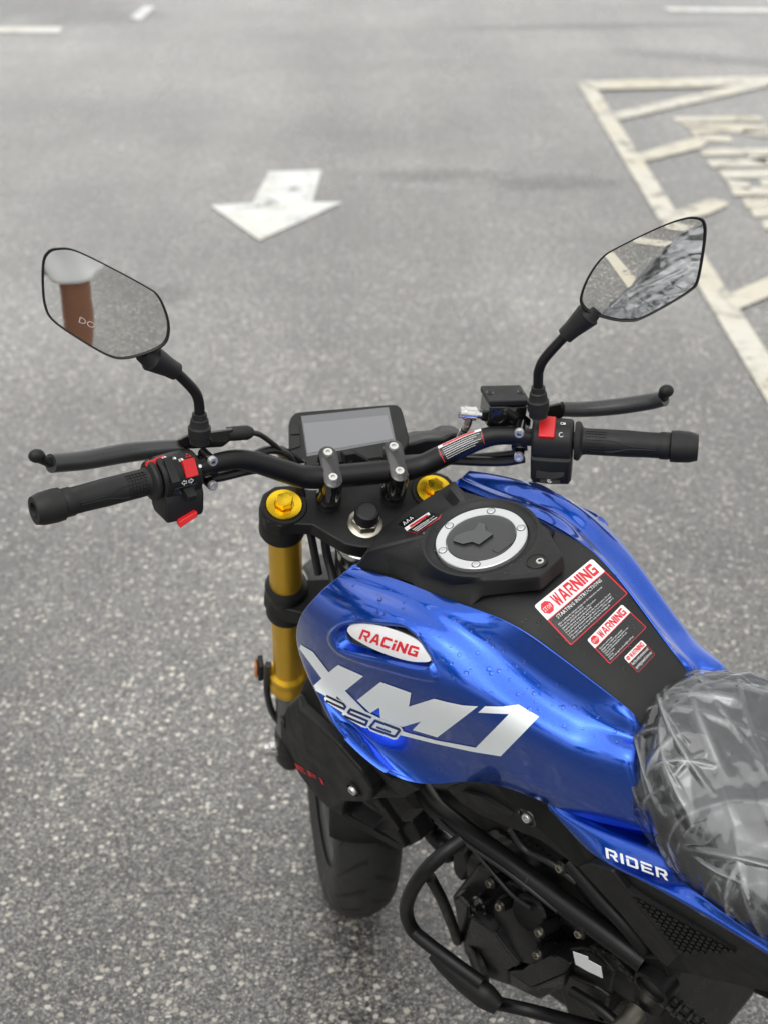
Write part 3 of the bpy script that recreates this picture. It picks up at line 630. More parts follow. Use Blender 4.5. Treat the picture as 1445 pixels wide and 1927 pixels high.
# ------------------------------------------------------------------ grips, switches, levers
GI,GE=half[6],half[7]
for sx in(-1,1):
    gi=GI*np.array([sx,1,1]); ge=GE*np.array([sx,1,1]); d=nrm(ge-gi); Lg=np.linalg.norm(ge-gi)
    up=nrm(Z_-d*d[2]); bk=np.cross(up,d); bk=bk if bk[1]<0 else -bk
    mb=MB(); prof=[(.0235,-.004),(.025,.0),(.0235,.003),(.0175,.006),(.0165,.010),(.0168,.06),(.0160,.085),(.0160,.100),(.0172,.102),(.0172,.112),(.0160,.114)]
    mb.lathe(prof,gi,d,40); gp=sbuild(mb,'grip','rubber',bike,angle=35)
    mb=MB(); mb.lathe([(.0150,.113),(.0195,.1145),(.0200,.123),(.0192,.138),(.0165,.1475),(.010,.1475),(.009,.142)],gi,d,36); sbuild(mb,'bar_end','rubber',bike,angle=30)
    # knurled patch and moulded wave lines of the rubber
    mb=MB()
    for i in range(6):
        for j in range(9):
            a=R(10+j*13); p=gi+d*(.012+i*.0042)+(.0168)*(math.cos(a)*up+math.sin(a)*bk); n_=math.cos(a)*up+math.sin(a)*bk; t_=np.cross(n_,d)
            mb.box(p,(d,t_,n_),(.0032,.0028,.0016))
    k=sbuild(mb,'knurling','rubber',gp); k['kind']='stuff'
    for ph0,sg in((R(62),1),(R(98),-1)):
        pts=[]
        for t in np.linspace(0,1,14):
            a=ph0+sg*R(24)*(1/(1+math.exp(-(t-.45)*14)))-R(10)*sg; pts.append(gi+d*(.018+.078*t)+.0166*(math.cos(a)*up+math.sin(a)*bk))
        mb=MB(); mb.tube(pts,.0009,n=6,sub=2); sbuild(mb,'moulded_rib','rubber',gp)
    # switch housing
    o=gi-d*.030; e=lambda i,j,k:o+d*i+up*j+bk*k
    r=.027; sec=[]
    for a in np.linspace(R(-60),R(120),14): sec.append((r*math.cos(a),r*math.sin(a)))   # (up, back)
    if sx<0: sec+= [(-.022,.027),(-.047,.026),(-.050,.022),(-.050,-.008),(-.044,-.014),(-.01,-.022)]
    else: sec+= [(-.016,.027),(-.050,.022),(-.053,.018),(-.053,-.010),(-.046,-.016),(-.01,-.022)]
    i0,i1=(-.027,.024)
    ring=lambda i,sc_:[e(i,j*sc_,k*sc_) for j,k in sec]
    mb=MB(); mb.loft([ring(i0,.9),ring(i0+.003,1.),ring(-.003,1.02),ring(.000,1.02),ring(i1-.003,1.),ring(i1,.9)])
    sw=sbuild(mb,'switch_housing','plastic',bike,bevel=.0012)
    def on(a,i,rr,size,name,m,tilt=0,bev=.001,par=None):
        n_=math.cos(a)*up+math.sin(a)*bk; t_=np.cross(n_,d); 
        n2=n_*math.cos(tilt)+t_*math.sin(tilt); t2=np.cross(n2,d)
        mb=MB(); mb.box(e(i,0,0)+n_*rr,(d,t2,n2),size); return sbuild(mb,name,m,par or sw,bevel=bev,seg=2)
    def prn(a,i,da,name,shape,m='white',scale=1.):
        n_=math.cos(a)*up+math.sin(a)*bk; t_=np.cross(n_,d); hor=-d if sx<0 else d
        vt=np.cross(n_,hor); vt=vt if np.dot(vt,up)>0 else -vt
        vs,fs,_=tri2d(shape,1); mb=MB(); mb.add([e(i,0,0)+n_*(.0279)+ (hor*q[0]+vt*q[1])*scale for q in vs],fs); sbuild(mb,name,m,sw,fixn=False)
    def ringp(r0,r1,a0_,a1_,n=10):
        aa=np.linspace(R(a0_),R(a1_),n); return [[(r1*math.cos(aa[k]),r1*math.sin(aa[k])),(r1*math.cos(aa[k+1]),r1*math.sin(aa[k+1])),(r0*math.cos(aa[k+1]),r0*math.sin(aa[k+1])),(r0*math.cos(aa[k]),r0*math.sin(aa[k]))] for k in range(n-1)]
    if sx<0:
        on(R(52),-.010,.0275,(.016,.022,.007),'hazard_switch','red',tilt=R(8))
        on(R(46),.0125,.0272,(.011,.033,.005),'dip_switch','rubber')
        for q in range(4): on(R(20+q*4),.0125,.0300,(.009,.001,.0012),'switch_rib','rubber',bev=0); on(R(66+q*4),.0125,.0300,(.009,.001,.0012),'switch_rib','rubber',bev=0)
        on(R(106),-.001,.0262,(.03,.012,.004),'indicator_switch_recess','gloss',bev=.0006)
        q=on(R(110),-.004,.034,(.012,.009,.016),'indicator_switch','rubber')
        mb=MB(); mb.prism([e(.010,-.044,.022),e(.010,-.052,.024),e(-.013,-.044,.028),e(-.013,-.038,.026)],[e(.010,-.047,.031),e(.010,-.055,.033),e(-.013,-.043,.036),e(-.013,-.037,.034)]); sbuild(mb,'horn_button','red',sw,bevel=.001)
        mb=MB(); mb.prism([e(.012,.026,-.006),e(.034,.022,-.008),e(.036,.013,-.004),e(.012,.016,.002)],[e(.012,.030,-.001),e(.034,.025,-.002),e(.036,.015,.002),e(.012,.018,.006)]); sbuild(mb,'passing_switch','red',sw,bevel=.001)
        lamp=[[(.0,-.0018),(.0014,-.0018),(.0022,-.0006),(.0022,.0006),(.0014,.0018),(0,.0018)]]+[[(-.0028,y),(-.0005,y),(-.0005,y+.0006),(-.0028,y+.0006)] for y in(-.0016,-.0004,.0008)]
        prn(R(4),.013,0,'lamp_symbol',lamp,scale=1.2); prn(R(16),.003,0,'lamp_symbol',lamp,scale=1.1); prn(R(26),-.004,0,'lamp_symbol',lamp,scale=1.2)
        prn(R(54),-.0235,0,'lock_dot',[[(.0022*math.cos(a),.0022*math.sin(a)) for a in np.linspace(0,2*math.pi,14,endpoint=False)]])
        tri=stroke([(-.0026,-.0018),(.0026,-.0018),(0,.0028)],.0006,True); prn(R(18),-.0145,0,'hazard_triangle',tri,'redp',1.2)
        for s_,nm in((-1,'left_arrow'),(1,'right_arrow')):
            ar=stroke([(s_*.0012,.0011),(s_*.0036,.0011),(s_*.0036,.0024),(s_*.0062,0),(s_*.0036,-.0024),(s_*.0036,-.0011),(s_*.0012,-.0011)],.0006,True); prn(R(84),-.004,0,nm,ar,'white',1.25)
    else:
        on(R(30),-.008,.0275,(.020,.029,.0075),'kill_switch','red',tilt=R(-6),bev=.0016)
        prn(R(14),.010,0,'run_symbol',ringp(.0016,.0024,0,359)+[[(.002,-.002),(.004,-.002),(.004,.002),(.003,.002)]])
        prn(R(48),.010,0,'off_symbol',ringp(.0024,.0031,60,330,14))
        mb=MB(); mb.box(e(-.002,-.033,.0235),(d,nrm(up-.12*bk),nrm(bk+.12*up)),(.036,.020,.003)); sbuild(mb,'switch_panel','gloss',sw,bevel=.0008)
        mb=MB(); mb.box(e(-.002,-.0455,.0225),(d,nrm(up-.4*bk),nrm(bk+.4*up)),(.026,.009,.005)); st_=sbuild(mb,'start_button','rubber',sw,bevel=.0008)
        vs,fs,_=tri2d(ringp(.0017,.0024,40,320,14)+[[(-.0008,-.0006),(.001,0),(-.0008,.0008)]],1); bb=nrm(bk+.4*up); uu=nrm(up-.4*bk); mb=MB(); mb.add([e(-.002,-.0455,.0225)+bb*.0028+d*q[0]*1.3+uu*q[1]*1.3 for q in vs],fs); sbuild(mb,'start_symbol','white',sw,fixn=False)
    # lever clamp
    o2=gi-d*.072; e2=lambda i,j,k:o2+d*i+up*j+bk*k
    mb=MB(); ring=lambda i,rr:[e2(i,rr*math.cos(a),rr*math.sin(a)) for a in np.linspace(0,2*math.pi,22,endpoint=False)]
    mb.loft([ring(-.010,.0155),ring(-.009,.0165),ring(.009,.0165),ring(.010,.0155)]); pc=sbuild(mb,'lever_clamp','gloss',bike,angle=40)
    for j,k in((.017,.014),(-.017,.014)):
        mb=MB(); mb.lathe([(.0065,-.02),(.0065,.003)],e2(0,j,k),bk,16); sbuild(mb,'clamp_ear','gloss',pc)
        bolt('bolt',e2(0,j,k+.005),bk,.0062,.0035,pc)
    # lever in its plastic sleeve
    if sx<0: pts=[PS(352,842,.028),PS(300,846,.028),PS(240,852,.024),PS(160,866,.006),PS(96,872,-.018)]; ball=(PS(70,858,-.024),PS(84,866,-.020)); rr=[.0105,.0115,.0125,.012,.0118]
    else: pts=[PS(1056,770,.020),PS(1100,770,.022),PS(1160,765,.014),PS(1220,756,-.004),PS(1250,749,-.018)]; ball=(PS(1253,736,-.024),PS(1246,743,-.021)); rr=[.0100,.0105,.011,.011,.0105]
    mb=MB(); mb.tube(pts,rr,n=18,flat=.95); lv=sbuild(mb,'lever','sleeve',bike)
    mb=MB(); mb.tube([pts[-1],ball[1],ball[0]],[.0055,.006,.0075],n=12,sub=3); mb.ball(ball[0],(.0098,.0075,.0085),n=9); sbuild(mb,'lever_tip','plastic',lv)
    if sx>0: q=[(1010,768),(1056,757),(1064,782),(1040,800),(1010,800)]
    else: q=[(334,828),(352,818),(440,806),(440,826),(420,842),(352,846),(338,838)]
    prism_ps('lever_perch',q,.012,.022,'gloss',bike,.003)
# clutch cable adjuster and cable
mb=MB(); mb.tube([PS(428,817,.018),PS(440,816,.02),PS(466,814,.022),PS(474,814,.024)],[.0085,.009,.009,.006],n=16,sub=2); ad=sbuild(mb,'cable_adjuster','rubber',bike)
def cable(name,px,r,m='hose',parent=None):
    mb=MB(); mb.tube([PS(*p) for p in px],r,n=10); return sbuild(mb,name,m,parent or bike)
cable('clutch_cable',[(474,814,.024),(490,818,.03),(510,832,.04),(530,850,.05),(560,885,.06)],.0035)
cable('wiring_loom',[(410,890,.015),(440,880,.02),(470,862,.03),(500,848,.04),(525,848,.05),(545,862,.055),(560,900,.06),(580,980,.05),(600,1080,.04)],.0055)
cable('wiring_loom',[(390,900,.0),(420,896,.01),(470,884,.02),(510,880,.04)],.0065)
cable('throttle_cable',[(985,862,.0),(950,868,.01),(900,868,.02),(860,866,.03),(800,864,.05),(760,866,.06)],.0065)
cable('throttle_cable',[(985,850,.0),(930,856,.02),(870,860,.04),(800,862,.06)],.004)
cable('wiring_loom',[(610,1000,.04),(615,1040,.04),(625,1080,.03),(640,1150,.0)],.006)
cable('wiring_loom',[(630,985,.05),(640,1030,.05),(640,1080,.04),(650,1160,.0)],.007)
# brake master cylinder
C0=PS(950,741,.036); tl=R(-4); bx=np.array([math.cos(tl),0,math.sin(tl)]); bz=np.array([-math.sin(tl),0,math.cos(tl)])
mb=MB(); mb.box(C0-bz*.022,(bx,Y_,bz),(.050,.040,.030)); mc=sbuild(mb,'brake_reservoir','gloss',bike,bevel=.003,seg=3)
mb=MB(); mb.box(C0-bz*.0025,(bx,Y_,bz),(.0535,.0445,.008)); lid=sbuild(mb,'reservoir_lid','plastic',mc,bevel=.0022,seg=3)
M['emboss']=mat('embossed_lettering',(.006,.006,.006),.5)
for i,t in enumerate(['WARNING USE ONLY DOT3 OR','DOT4 BRAKE FLUID FROM A','SEALED CONTAINER','CLEAN FILLER CAP','BEFORE REMOVING','UTILISER DE FREIN DOT3 OU','DOT4 SEULEMENT']):
    vs,fs=text_mesh(t,.0062,.0,1,'CENTER'); mb=MB(); wmax=max(abs(vs[:,0]).max(),1e-4); k=min(1,.0235/wmax) if i not in(2,3,4) else min(1,.0150/wmax)
    mb.add([C0+bz*.0019+bx*q[0]*k+Y_*(.0145-.0051*i+q[1]*.8-.001) for q in vs],fs); sbuild(mb,'lid_text','emboss',lid,fixn=False)
for s in(-1,1):
    mb=MB(); mb.lathe([(.0045,0),(.0045,.0008),(.0034,.0012),(.003,.0004)],C0+bx*s*.0205+bz*.0014,bz,16); sc_=sbuild(mb,'screw','gloss',lid)
    for a in(0,math.pi/2): 
        mb=MB(); dd=math.cos(a+.5*s)*bx+math.sin(a+.5*s)*Y_; mb.box(C0+bx*s*.0205+bz*(.0025+a*.0001),(dd,np.cross(bz,dd),bz),(.005,.001,.0006)); sbuild(mb,'screw_slot','emboss',lid)
mb=MB(); c=C0-bz*.022-Y_*.0195-bx*.012; mb.lathe([(.0105,0),(.0105,.003),(.0075,.003),(.007,.0015)],c,-Y_,24); sbuild(mb,'sight_glass','gloss',mc,angle=30)
prism_ps('master_cylinder',[(905,772),(985,778),(1000,790),(998,806),(960,806),(905,792)],.022,.02,'gloss',bike,.003)
b0_,b1_=PS(863,776,.026),PS(908,780,.026); bd=nrm(b1_-b0_)
mb=MB(); mb.lathe([(.004,0),(.0075,.0005),(.0075,.006),(.0092,.0065),(.0092,.0085),(.0085,.009),(.0085,.019),(.0092,.0195),(.0092,.0215),(.006,.022),(.006,.0285)],b0_,bd,14); bj=sbuild(mb,'banjo_bolt','chrome',bike,angle=35)
cable('brake_line_fitting',[(884,782,.026),(880,796,.026),(874,808,.027)],.0052,'chrome')
cable('brake_hose',[(874,806,.027),(866,824,.03),(862,842,.035),(868,866,.05)],.0045,'hose')
mb=MB(); mb.lathe([(.006,0),(.006,.012)],PS(872,812,.027),nrm(PS(866,826,.03)-PS(872,812,.027)),10); sbuild(mb,'hose_ferrule','chrome',bike)

# ------------------------------------------------------------------ mirrors
def world_to_steer(Wp): return Rs.T@((Rb.T@(np.asarray(Wp,float)-Tb))-S0)+S0
def make_mirror(side, cpx, cy, outline, target, stem, sleeve, boot, Rc):
    c=PS(*cpx,cy); tgt=world_to_steer(target); n=nrm(nrm(CAMS-c)+nrm(tgt-c))
    q=lambda u,v,o=0.:PSP(u,v,c+n*o,n)
    ol=smooth_poly(outline,5); cen=ol.mean(0); N=len(ol)
    ring=lambda k,o:[q(*(cen+(p-cen)*k),o) for p in ol]
    mb=MB(); mb.loft([ring(.955,.0002),ring(.985,.0016),ring(1.0,0),ring(.99,-.010),ring(.90,-.022),ring(.6,-.031),ring(.1,-.034)],cap0=False)
    h=sbuild(mb,'mirror_housing','plastic',bike,angle=50)
    mb=MB(); ks=[1,.85,.7,.55,.4,.25,.1]; rings=[]
    for k in ks:
        row=[]
        for p in ol:
            w=q(*(cen+(p-cen)*.962*k)); d2=np.dot(w-c,w-c); row.append(w-n*(d2/(2*Rc)-.0005))
        rings.append(row)
    mb.loft(rings,cap0=False); gl=sbuild(mb,'mirror_glass','mirror',h,angle=60)
    mb=MB(); mb.tube([PS(*p) for p in stem],.0062,n=14); stm=sbuild(mb,'mirror_stem','satin',bike)
    a,b=[PS(*p) for p in sleeve]; d=b-a; Ls=np.linalg.norm(d); mb=MB(); mb.lathe([(.0075,0),(.0105,.0005),(.0112,Ls*.3),(.0155,Ls*.95),(.013,Ls),(.010,Ls*1.3)],a,d,22); sbuild(mb,'mirror_sleeve','rubber',stm,angle=40)
    a,b=[PS(*p) for p in boot]; d=b-a; Ls=np.linalg.norm(d); mb=MB(); mb.lathe([(.0115,-.25*Ls),(.0115,0),(.0135,.02*Ls),(.0135,.42*Ls),(.012,.46*Ls),(.0115,.5*Ls),(.0105,.76*Ls),(.009,.8*Ls),(.0085,Ls),(.0065,1.02*Ls)],a,d,22); sbuild(mb,'mirror_boot','rubber',stm,angle=35)
    return c,n,q,gl
lc,ln,lq,lgl=make_mirror(-1,(200,572),-.06,[(108,466),(90,472),(80,492),(79,540),(84,578),(100,605),(150,640),(205,671),(240,676),(290,662),(314,646),(321,620),(316,590),(300,556),(276,538),(200,497),(140,469)],
   (.215,-.5,.42),[(376,800,-.02),(376,768,-.02),(372,746,-.021),(360,728,-.024),(326,694,-.032)],[(332,699,-.031),(283,672,-.043)],[(376,822,-.02),(376,778,-.02)],3.0)
rc,rn,rq,rgl=make_mirror(1,(1208,508),-.06,[(1316,409),(1290,409),(1240,426),(1160,465),(1130,485),(1105,520),(1091,555),(1092,575),(1108,590),(1150,603),(1180,606),(1205,602),(1255,576),(1300,548),(1314,530),(1324,480),(1329,440),(1327,418)],
   Rb@np.array([-.15,-.95,.86])+Tb,[(1012,745,-.02),(1012,712,-.02),(1014,695,-.021),(1026,672,-.024),(1066,628,-.03)],[(1062,632,-.03),(1108,590,-.04)],[(1012,772,-.02),(1012,728,-.02)],1.5)
vs,fs=text_mesh('DO',1.,0,3); 
mb=MB(); sR=np.array([18.,7.5]); sU=np.array([4.,-15.]); o_=np.array([147.,606.])
M['etch']=mat('etched_lettering',(.5,.42,.4),.5)
mb.add([lq(*(o_+sR*v[0]*1.12+sU*v[1]),.0009) - ln*(np.dot(lq(*(o_+sR*v[0]+sU*v[1]))-lc,lq(*(o_+sR*v[0]+sU*v[1]))-lc)/6.0) for v in vs*1.0],fs); e_=sbuild(mb,'etched_letters','etch',lgl,fixn=False)

# parking lines behind the motorcycle, seen in the right-hand mirror
def seen_in_mirror(u,v,Rc=1.5):
    w=rq(u,v); n=nrm(rn+(w-rc)/Rc); d=nrm(w-CAMS); r=d-2*np.dot(d,n)*n
    o=Rb@st(w)+Tb; r=Rb@(Rs@r); t=-o[2]/r[2]; return (o+t*r)[:2]
for q in ([(1196,447),(1330,462),(1330,474),(1190,458)],[(1130,472),(1144,464),(1215,548),(1190,556)],[(1250,420),(1340,432),(1340,444),(1250,432)]):
    try: sheet('painted_line','paint_cream',[[seen_in_mirror(*p) for p in q]],.004,ground)
    except Exception as ex: print('line',ex)
    print('mirror line',[tuple(seen_in_mirror(*p).round(2)) for p in q])
# ------------------------------------------------------------------ tank side panels (control net: image ray + lateral offset, mirrored for the other side)
TANK=[
[(660,1067,-.092),(648,1076,-.103),(640,1084,-.108),(618,1100,-.125),(590,1128,-.142),(566,1160,-.150),(558,1200,-.147),(570,1250,-.150),(596,1308,-.153)],
[(715,1080,-.085),(710,1095,-.097),(700,1110,-.107),(665,1125,-.130),(625,1160,-.152),(590,1200,-.163),(580,1250,-.161),(590,1298,-.172),(610,1345,-.187)],
[(780,1100,-.083),(785,1126,-.097),(764,1136,-.109),(735,1155,-.132),(700,1200,-.155),(665,1255,-.168),(655,1340,-.167),(665,1392,-.182),(690,1437,-.200)],
[(850,1133,-.082),(850,1150,-.096),(830,1168,-.109),(810,1195,-.132),(790,1250,-.155),(770,1300,-.168),(755,1385,-.164),(762,1437,-.170),(783,1487,-.175)],
[(940,1158,-.072),(920,1185,-.087),(905,1210,-.101),(885,1240,-.125),(865,1280,-.148),(850,1325,-.160),(845,1385,-.157),(850,1440,-.151),(862,1466,-.150)],
[(1000,1197,-.068),(975,1225,-.082),(960,1246,-.096),(945,1278,-.118),(930,1312,-.140),(925,1355,-.152),(930,1410,-.150),(935,1450,-.150),(935,1474,-.146)],
[(1065,1245,-.060),(1036,1270,-.075),(1022,1290,-.0885),(1008,1318,-.110),(1000,1352,-.131),(1000,1395,-.142),(1005,1440,-.141),(1005,1475,-.142),(1012,1505,-.138)],
[(1130,1295,-.052),(1100,1318,-.067),(1088,1336,-.081),(1075,1362,-.100),(1075,1402,-.119),(1080,1440,-.128),(1090,1480,-.129),(1095,1515,-.128),(1105,1545,-.126)],
[(1190,1341,-.044),(1182,1352,-.055),(1178,1384,-.066),(1180,1402,-.080),(1182,1428,-.093),(1186,1455,-.100),(1195,1490,-.104),(1208,1530,-.106),(1228,1568,-.107)],
[(1209,1372,-.044),(1205,1380,-.050),(1202,1388,-.055),(1200,1400,-.062),(1200,1425,-.068),(1203,1455,-.074),(1210,1488,-.080),(1222,1527,-.085),(1241,1578,-.090)],
]
NARROW=[1,1,1,.985,.945,.905,.875,.86,.9,.95]
TG=np.array([[P(u,v,x*(1-(1-k)*min(1,j/3))) for j,(u,v,x) in enumerate(row)] for row,k in zip(TANK,NARROW)])
front=TG[0].copy(); front[:,0]*=.80; front[:,1]-=.012; front[:,2]-=.006        # the front edge turns inwards
SS=surface(TG,300,250,3)
def fair(S,su,sv):
    """gaussian fairing of a grid, ends kept (odd extension)"""
    for ax,sg in((0,su),(1,sv)):
        if sg<=0: continue
        A_=np.moveaxis(S,ax,0); k=int(3*sg); A_=np.concatenate([2*A_[0]-A_[k:0:-1],A_,2*A_[-1]-A_[-2:-k-2:-1]]); w=np.exp(-.5*(np.arange(-k,k+1)/sg)**2); w/=w.sum()
        S=np.moveaxis(sum(w[i]*A_[i:i+S.shape[ax]] for i in range(2*k+1)),0,ax)
    return S
FS=fair(SS,21,4.5); wu=np.clip((np.linspace(9.2,0,SS.shape[0])-1.2)/1.4,0,1)[:,None,None]; wu=wu*wu*(3-2*wu)
SS=SS*(1-wu)+FS*wu; SS=fair(SS,3.5,2.2)
fold=np.stack([SS[0]*np.array([1-.05*k,1,1])+np.array([0,-.003*k,-.0015*k]) for k in (5,3.2,1.8,.8,.25)])
fold[:,:,1]+=np.array([-.004,.000,.0015,.0016,.0008])[:,None]
SS=np.concatenate([fold,SS])
lowf=np.stack([SS[:,-1]*np.array([1-.06*k,1,1])+np.array([0,0,-.0022*k]) for k in (.2,.6,1.4,2.6)],1); SS=np.concatenate([SS,lowf],1)
base=MB(); base.grid(SS); tank_base=bvh_of(base)
def onside(u,v,bvh):
    h=cast(bvh,u,v); return h[0]
Z1=lambda pts:[(540+x/4.014,1040+y/4.014) for x,y in pts]
Z4=lambda pts:[(500+x/2.58,1180+y/2.58) for x,y in pts]
Z6=lambda pts:[(480+x/3.01,1300+y/3.01) for x,y in pts]
hole=smooth_poly(Z1([(378,625),(388,582),(440,552),(560,535),(720,541),(860,556),(930,595),(985,655),(1035,735),(1080,805),(1074,845),(1045,862),(950,850),(760,805),(560,765),(450,735),(400,695)]),4)
rim_=smooth_poly(Z1([(300,650),(318,585),(378,540),(480,512),(640,497),(880,528),(955,575),(1010,660),(1120,850),(1150,945),(1110,985),(950,960),(700,890),(560,850),(400,785),(325,715)]),4)
def to_px(X):
    """pixel of each bike point, used only to lay out the badge pocket on the panel"""
    w=X@Rb.T+Tb-CAMP; fw=w[:,1]*math.cos(PITCH)-w[:,2]*math.sin(PITCH); up=w[:,1]*math.sin(PITCH)+w[:,2]*math.cos(PITCH); r=w[:,0]/fw; up=up/fw
    c_,s_=math.cos(ROLL),math.sin(ROLL); r,up=c_*r-s_*up,s_*r+c_*up
    return np.stack([W/2+FPX*r,H/2-FPX*up],1)
flat=SS.reshape(-1,3); fpx=to_px(flat); near=(np.abs(flat[:,0])>.10)&(flat[:,2]>.84)
d_h=np.where(near,inpoly(hole,fpx)*.00062,9.); d_r=np.where(near,inpoly(rim_,fpx)*.00062,9.)
sm=lambda a:np.clip(a,0,1)**2*(3-2*np.clip(a,0,1))
du=np.gradient(SS,axis=0); dv=np.gradient(SS,axis=1); NN=np.cross(du,dv); NN/=np.linalg.norm(NN,axis=2,keepdims=True)+1e-12
NN*=np.where(NN[...,0:1]>0,-1,1); NN=NN.reshape(-1,3)
disp=np.where(d_r<0,.0045*sm(-d_r/.007),0)-np.where(d_h<.003,.015*sm((.003-d_h)/.0075),0)
SD=(flat+NN*disp[:,None]).reshape(SS.shape)
side=MB(); side.grid(SD); tank_bvh=bvh_of(side)
tl_=side.build('tank_side_panel','blue',bike,angle=80); 
mbm=MB(); mbm.grid(SD*np.array([-1,1,1])); tr_=mbm.build('tank_side_panel','blue',bike,angle=80)
for o in(tl_,tr_):
    s=o.modifiers.new('t','SOLIDIFY'); s.thickness=.0025; s.offset=-1
# badge pocket and oval badge
pocket=decal('badge_recess',[hole],tank_base,'gloss',tl_,off=-.010,maxe=6)
bo=smooth_poly(Z1([(445,582),(470,550),(560,537),(700,552),(860,602),(985,667),(1040,745),(1074,818),(1000,832),(900,820),(760,775),(620,715),(500,650),(455,610)]),3); bc=bo.mean(0)
bmax=max(np.hypot(*(bo-bc).T))
bdome=lambda q:.0035*(1-min(1,(np.hypot(q[0]-bc[0],(q[1]-bc[1])*1.8)/(bmax*1.1)))**2)
badge=decal('racing_badge',[bo],tank_base,'badge',pocket,off=-.0035,maxe=5,skirt=.006,dome=bdome)
decal('badge_lettering',glyphs('RACiNG',Z1([(538,652)])[0],np.array([432,140])/4.014,np.array([30,-74])/4.014,.16,.30),tank_base,'redp',badge,off=-.0031,maxe=4,dome=bdome)
def mirrored(o,parent):
    me=o.data.copy(); me.transform(Matrix.Diagonal((-1,1,1,1))); me.flip_normals(); q=link(bpy.data.objects.new(o.name.split('.')[0],me)); q.parent=parent; return q
mp_=mirrored(pocket,tr_); mirrored(badge,mp_)
# tank lettering
Za=lambda pts:[(550+x/6.021,1200+y/6.021) for x,y in pts]
Zb=lambda pts:[(690+x/4.25,1270+y/4.25) for x,y in pts]
Xp=Za([(105,75),(245,160),(420,388),(528,305),(812,432),(605,598),(850,848),(905,880),(880,930),(640,800),(570,712),(512,660),(500,700),(385,660),(275,600),(250,540),(340,460),(90,122)])
Mp=Za([(740,705),(1005,498),(1348,620),(1322,775)])+Zb([(540,187),(650,215),(770,240),(890,248),(565,495),(368,438),(435,368),(285,413)])+Za([(1100,950),(1000,905),(992,785),(890,850)])
Op=Zb([(890,298),(945,248),(1080,252),(1210,238),(1375,335),(1070,647),(840,610),(540,545),(270,478),(275,440),(330,460),(560,520),(872,578),(1135,312)])
lets=[decal('tank_lettering',[p],tank_bvh,'decal',tl_,off=.0008,maxe=5) for p in(Xp,Mp,Op)]
W250=Za([(368,690),(388,655),(420,640),(640,745),(910,862),(1000,905),(1230,1000),(1262,1040),(1230,1095),(1190,1145),(1150,1148),(890,1050),(862,1012),(845,1020),(790,1005),(620,905),(590,875),(572,868),(580,845),(400,735),(378,712)])
decal('number_outline',[W250],tank_bvh,'decal',tl_,off=.0012,maxe=5)
d2=stroke(Za([(397,652),(590,742),(614,775),(598,800),(405,716),(393,738)]),4.4)
d5=stroke(Za([(905,897),(672,803),(645,838),(655,848),(860,935),(838,982),(600,882)]),4.4)
d0=stroke(Za([(950,930),(1210,1025),(1222,1040),(1175,1105),(1155,1108),(905,1018),(892,1000)]),4.6,True)
for k,dd in enumerate((d2,d5,d0)): decal('number_lettering',dd,tank_bvh,'blackp',tl_,off=.0016+.0001*k,maxe=5)
decal('number_lettering',stroke(Za([(965,1000),(1125,1060)]),3.6),tank_bvh,'blackp',tl_,off=.0020,maxe=5)

# ------------------------------------------------------------------ tank pad and filler cover
BL=[(-.19,.975,.078),(-.225,.982,.078),(-.259,.986,.076),(-.301,.987,.073),(-.341,.975,.069),(-.379,.950,.061),(-.416,.924,.053),(-.450,.899,.0455),(-.470,.877,.047),(-.50,.85,.048)]
rows_=[]
for y,z,x in BL:
    rows_.append([np.array([x*s, y, z-.0035 + .007*(1-abs(s)**2.2) - (.012 if abs(s)>.986 else 0)]) for s in (-.99,-.985,-.94,-.7,-.4,0,.4,.7,.94,.985,.99)])
PD=surface(rows_,120,60,2); pm=MB(); pm.grid(PD); pad_bvh=bvh_of(pm); pad=pm.build('tank_pad','pad',bike,angle=60)
r0=[P(718,1003,0)]+[P(*p) for p in((657,1069,-.092),(704,1077,-.084),(733,1075,-.078),(775,1091,-.082),(791,1115,-.088),(843,1136,-.084),(881,1135,-.075),(905,1114,-.060),(1016,1102,-.021),(1037,1084,0))]
r1=[P(724,988,0)]+[P(*p) for p in((688,1040,-.078),(710,1044,-.072),(727,1046,-.068),(777,1064,-.068),(790,1084,-.073),(852,1104,-.068),(882,1101,-.060),(908,1097,-.054),(1014,1088,-.021),(1034,1071,0))]
def full(h,sub=9):
    h=[np.array(p) for p in h]; h[0][0]=0; h[-1][0]=0; loop=h+[p*np.array([-1,1,1]) for p in h[-2:0:-1]]
    out=[]; n=len(loop)
    for i in range(n):
        for t in np.linspace(0,1,sub,endpoint=False): out.append(loop[i]*(1-t)+loop[(i+1)%n]*t)
    out=np.array(out)
    for _ in range(1): out=.2*np.roll(out,1,0)+.6*out+.2*np.roll(out,-1,0)
    return out
R0,R1=full(r0),full(r1); CC=np.array([0,-.212,1.0085])
th=np.arctan2(R1[:,1]-CC[1],R1[:,0]); circ=lambda r,z:np.stack([r*np.cos(th),CC[1]+r*np.sin(th),np.full(len(th),CC[2]+z)],1)
R0[:,2]-=.006
lift=np.array([0,0,.0012]); fr=np.clip((R1[:,1]+.15)/.08,0,1)*(np.abs(R1[:,0])<.062)
mid=lambda t,dz,r=.069:(R1*(1-t)+circ(r,.0015)*t)+np.array([0,0,dz])-fr[:,None]*np.array([0,0,.0125])*math.sin(math.pi*t)
rin=R0*.985+R1*.015
cover=MB(); cover.loft([R0,R0*.9+R1*.1+lift*.5,R0*.25+R1*.75,R0*.06+R1*.94+lift*.6,mid(.03,.0014),mid(.12,.0020),mid(.35,.0018),mid(.6,.0014),mid(.85,.0012),circ(.0685,.0022),circ(.0655,.0018),circ(.0625,-.0010),circ(.0585,-.0024),circ(.0555,-.0028),circ(.0548,-.006)],cap0=False,cap1=True)
cover_bvh=bvh_of(cover); cov=cover.build('tank_cover','plastic',bike,angle=24)
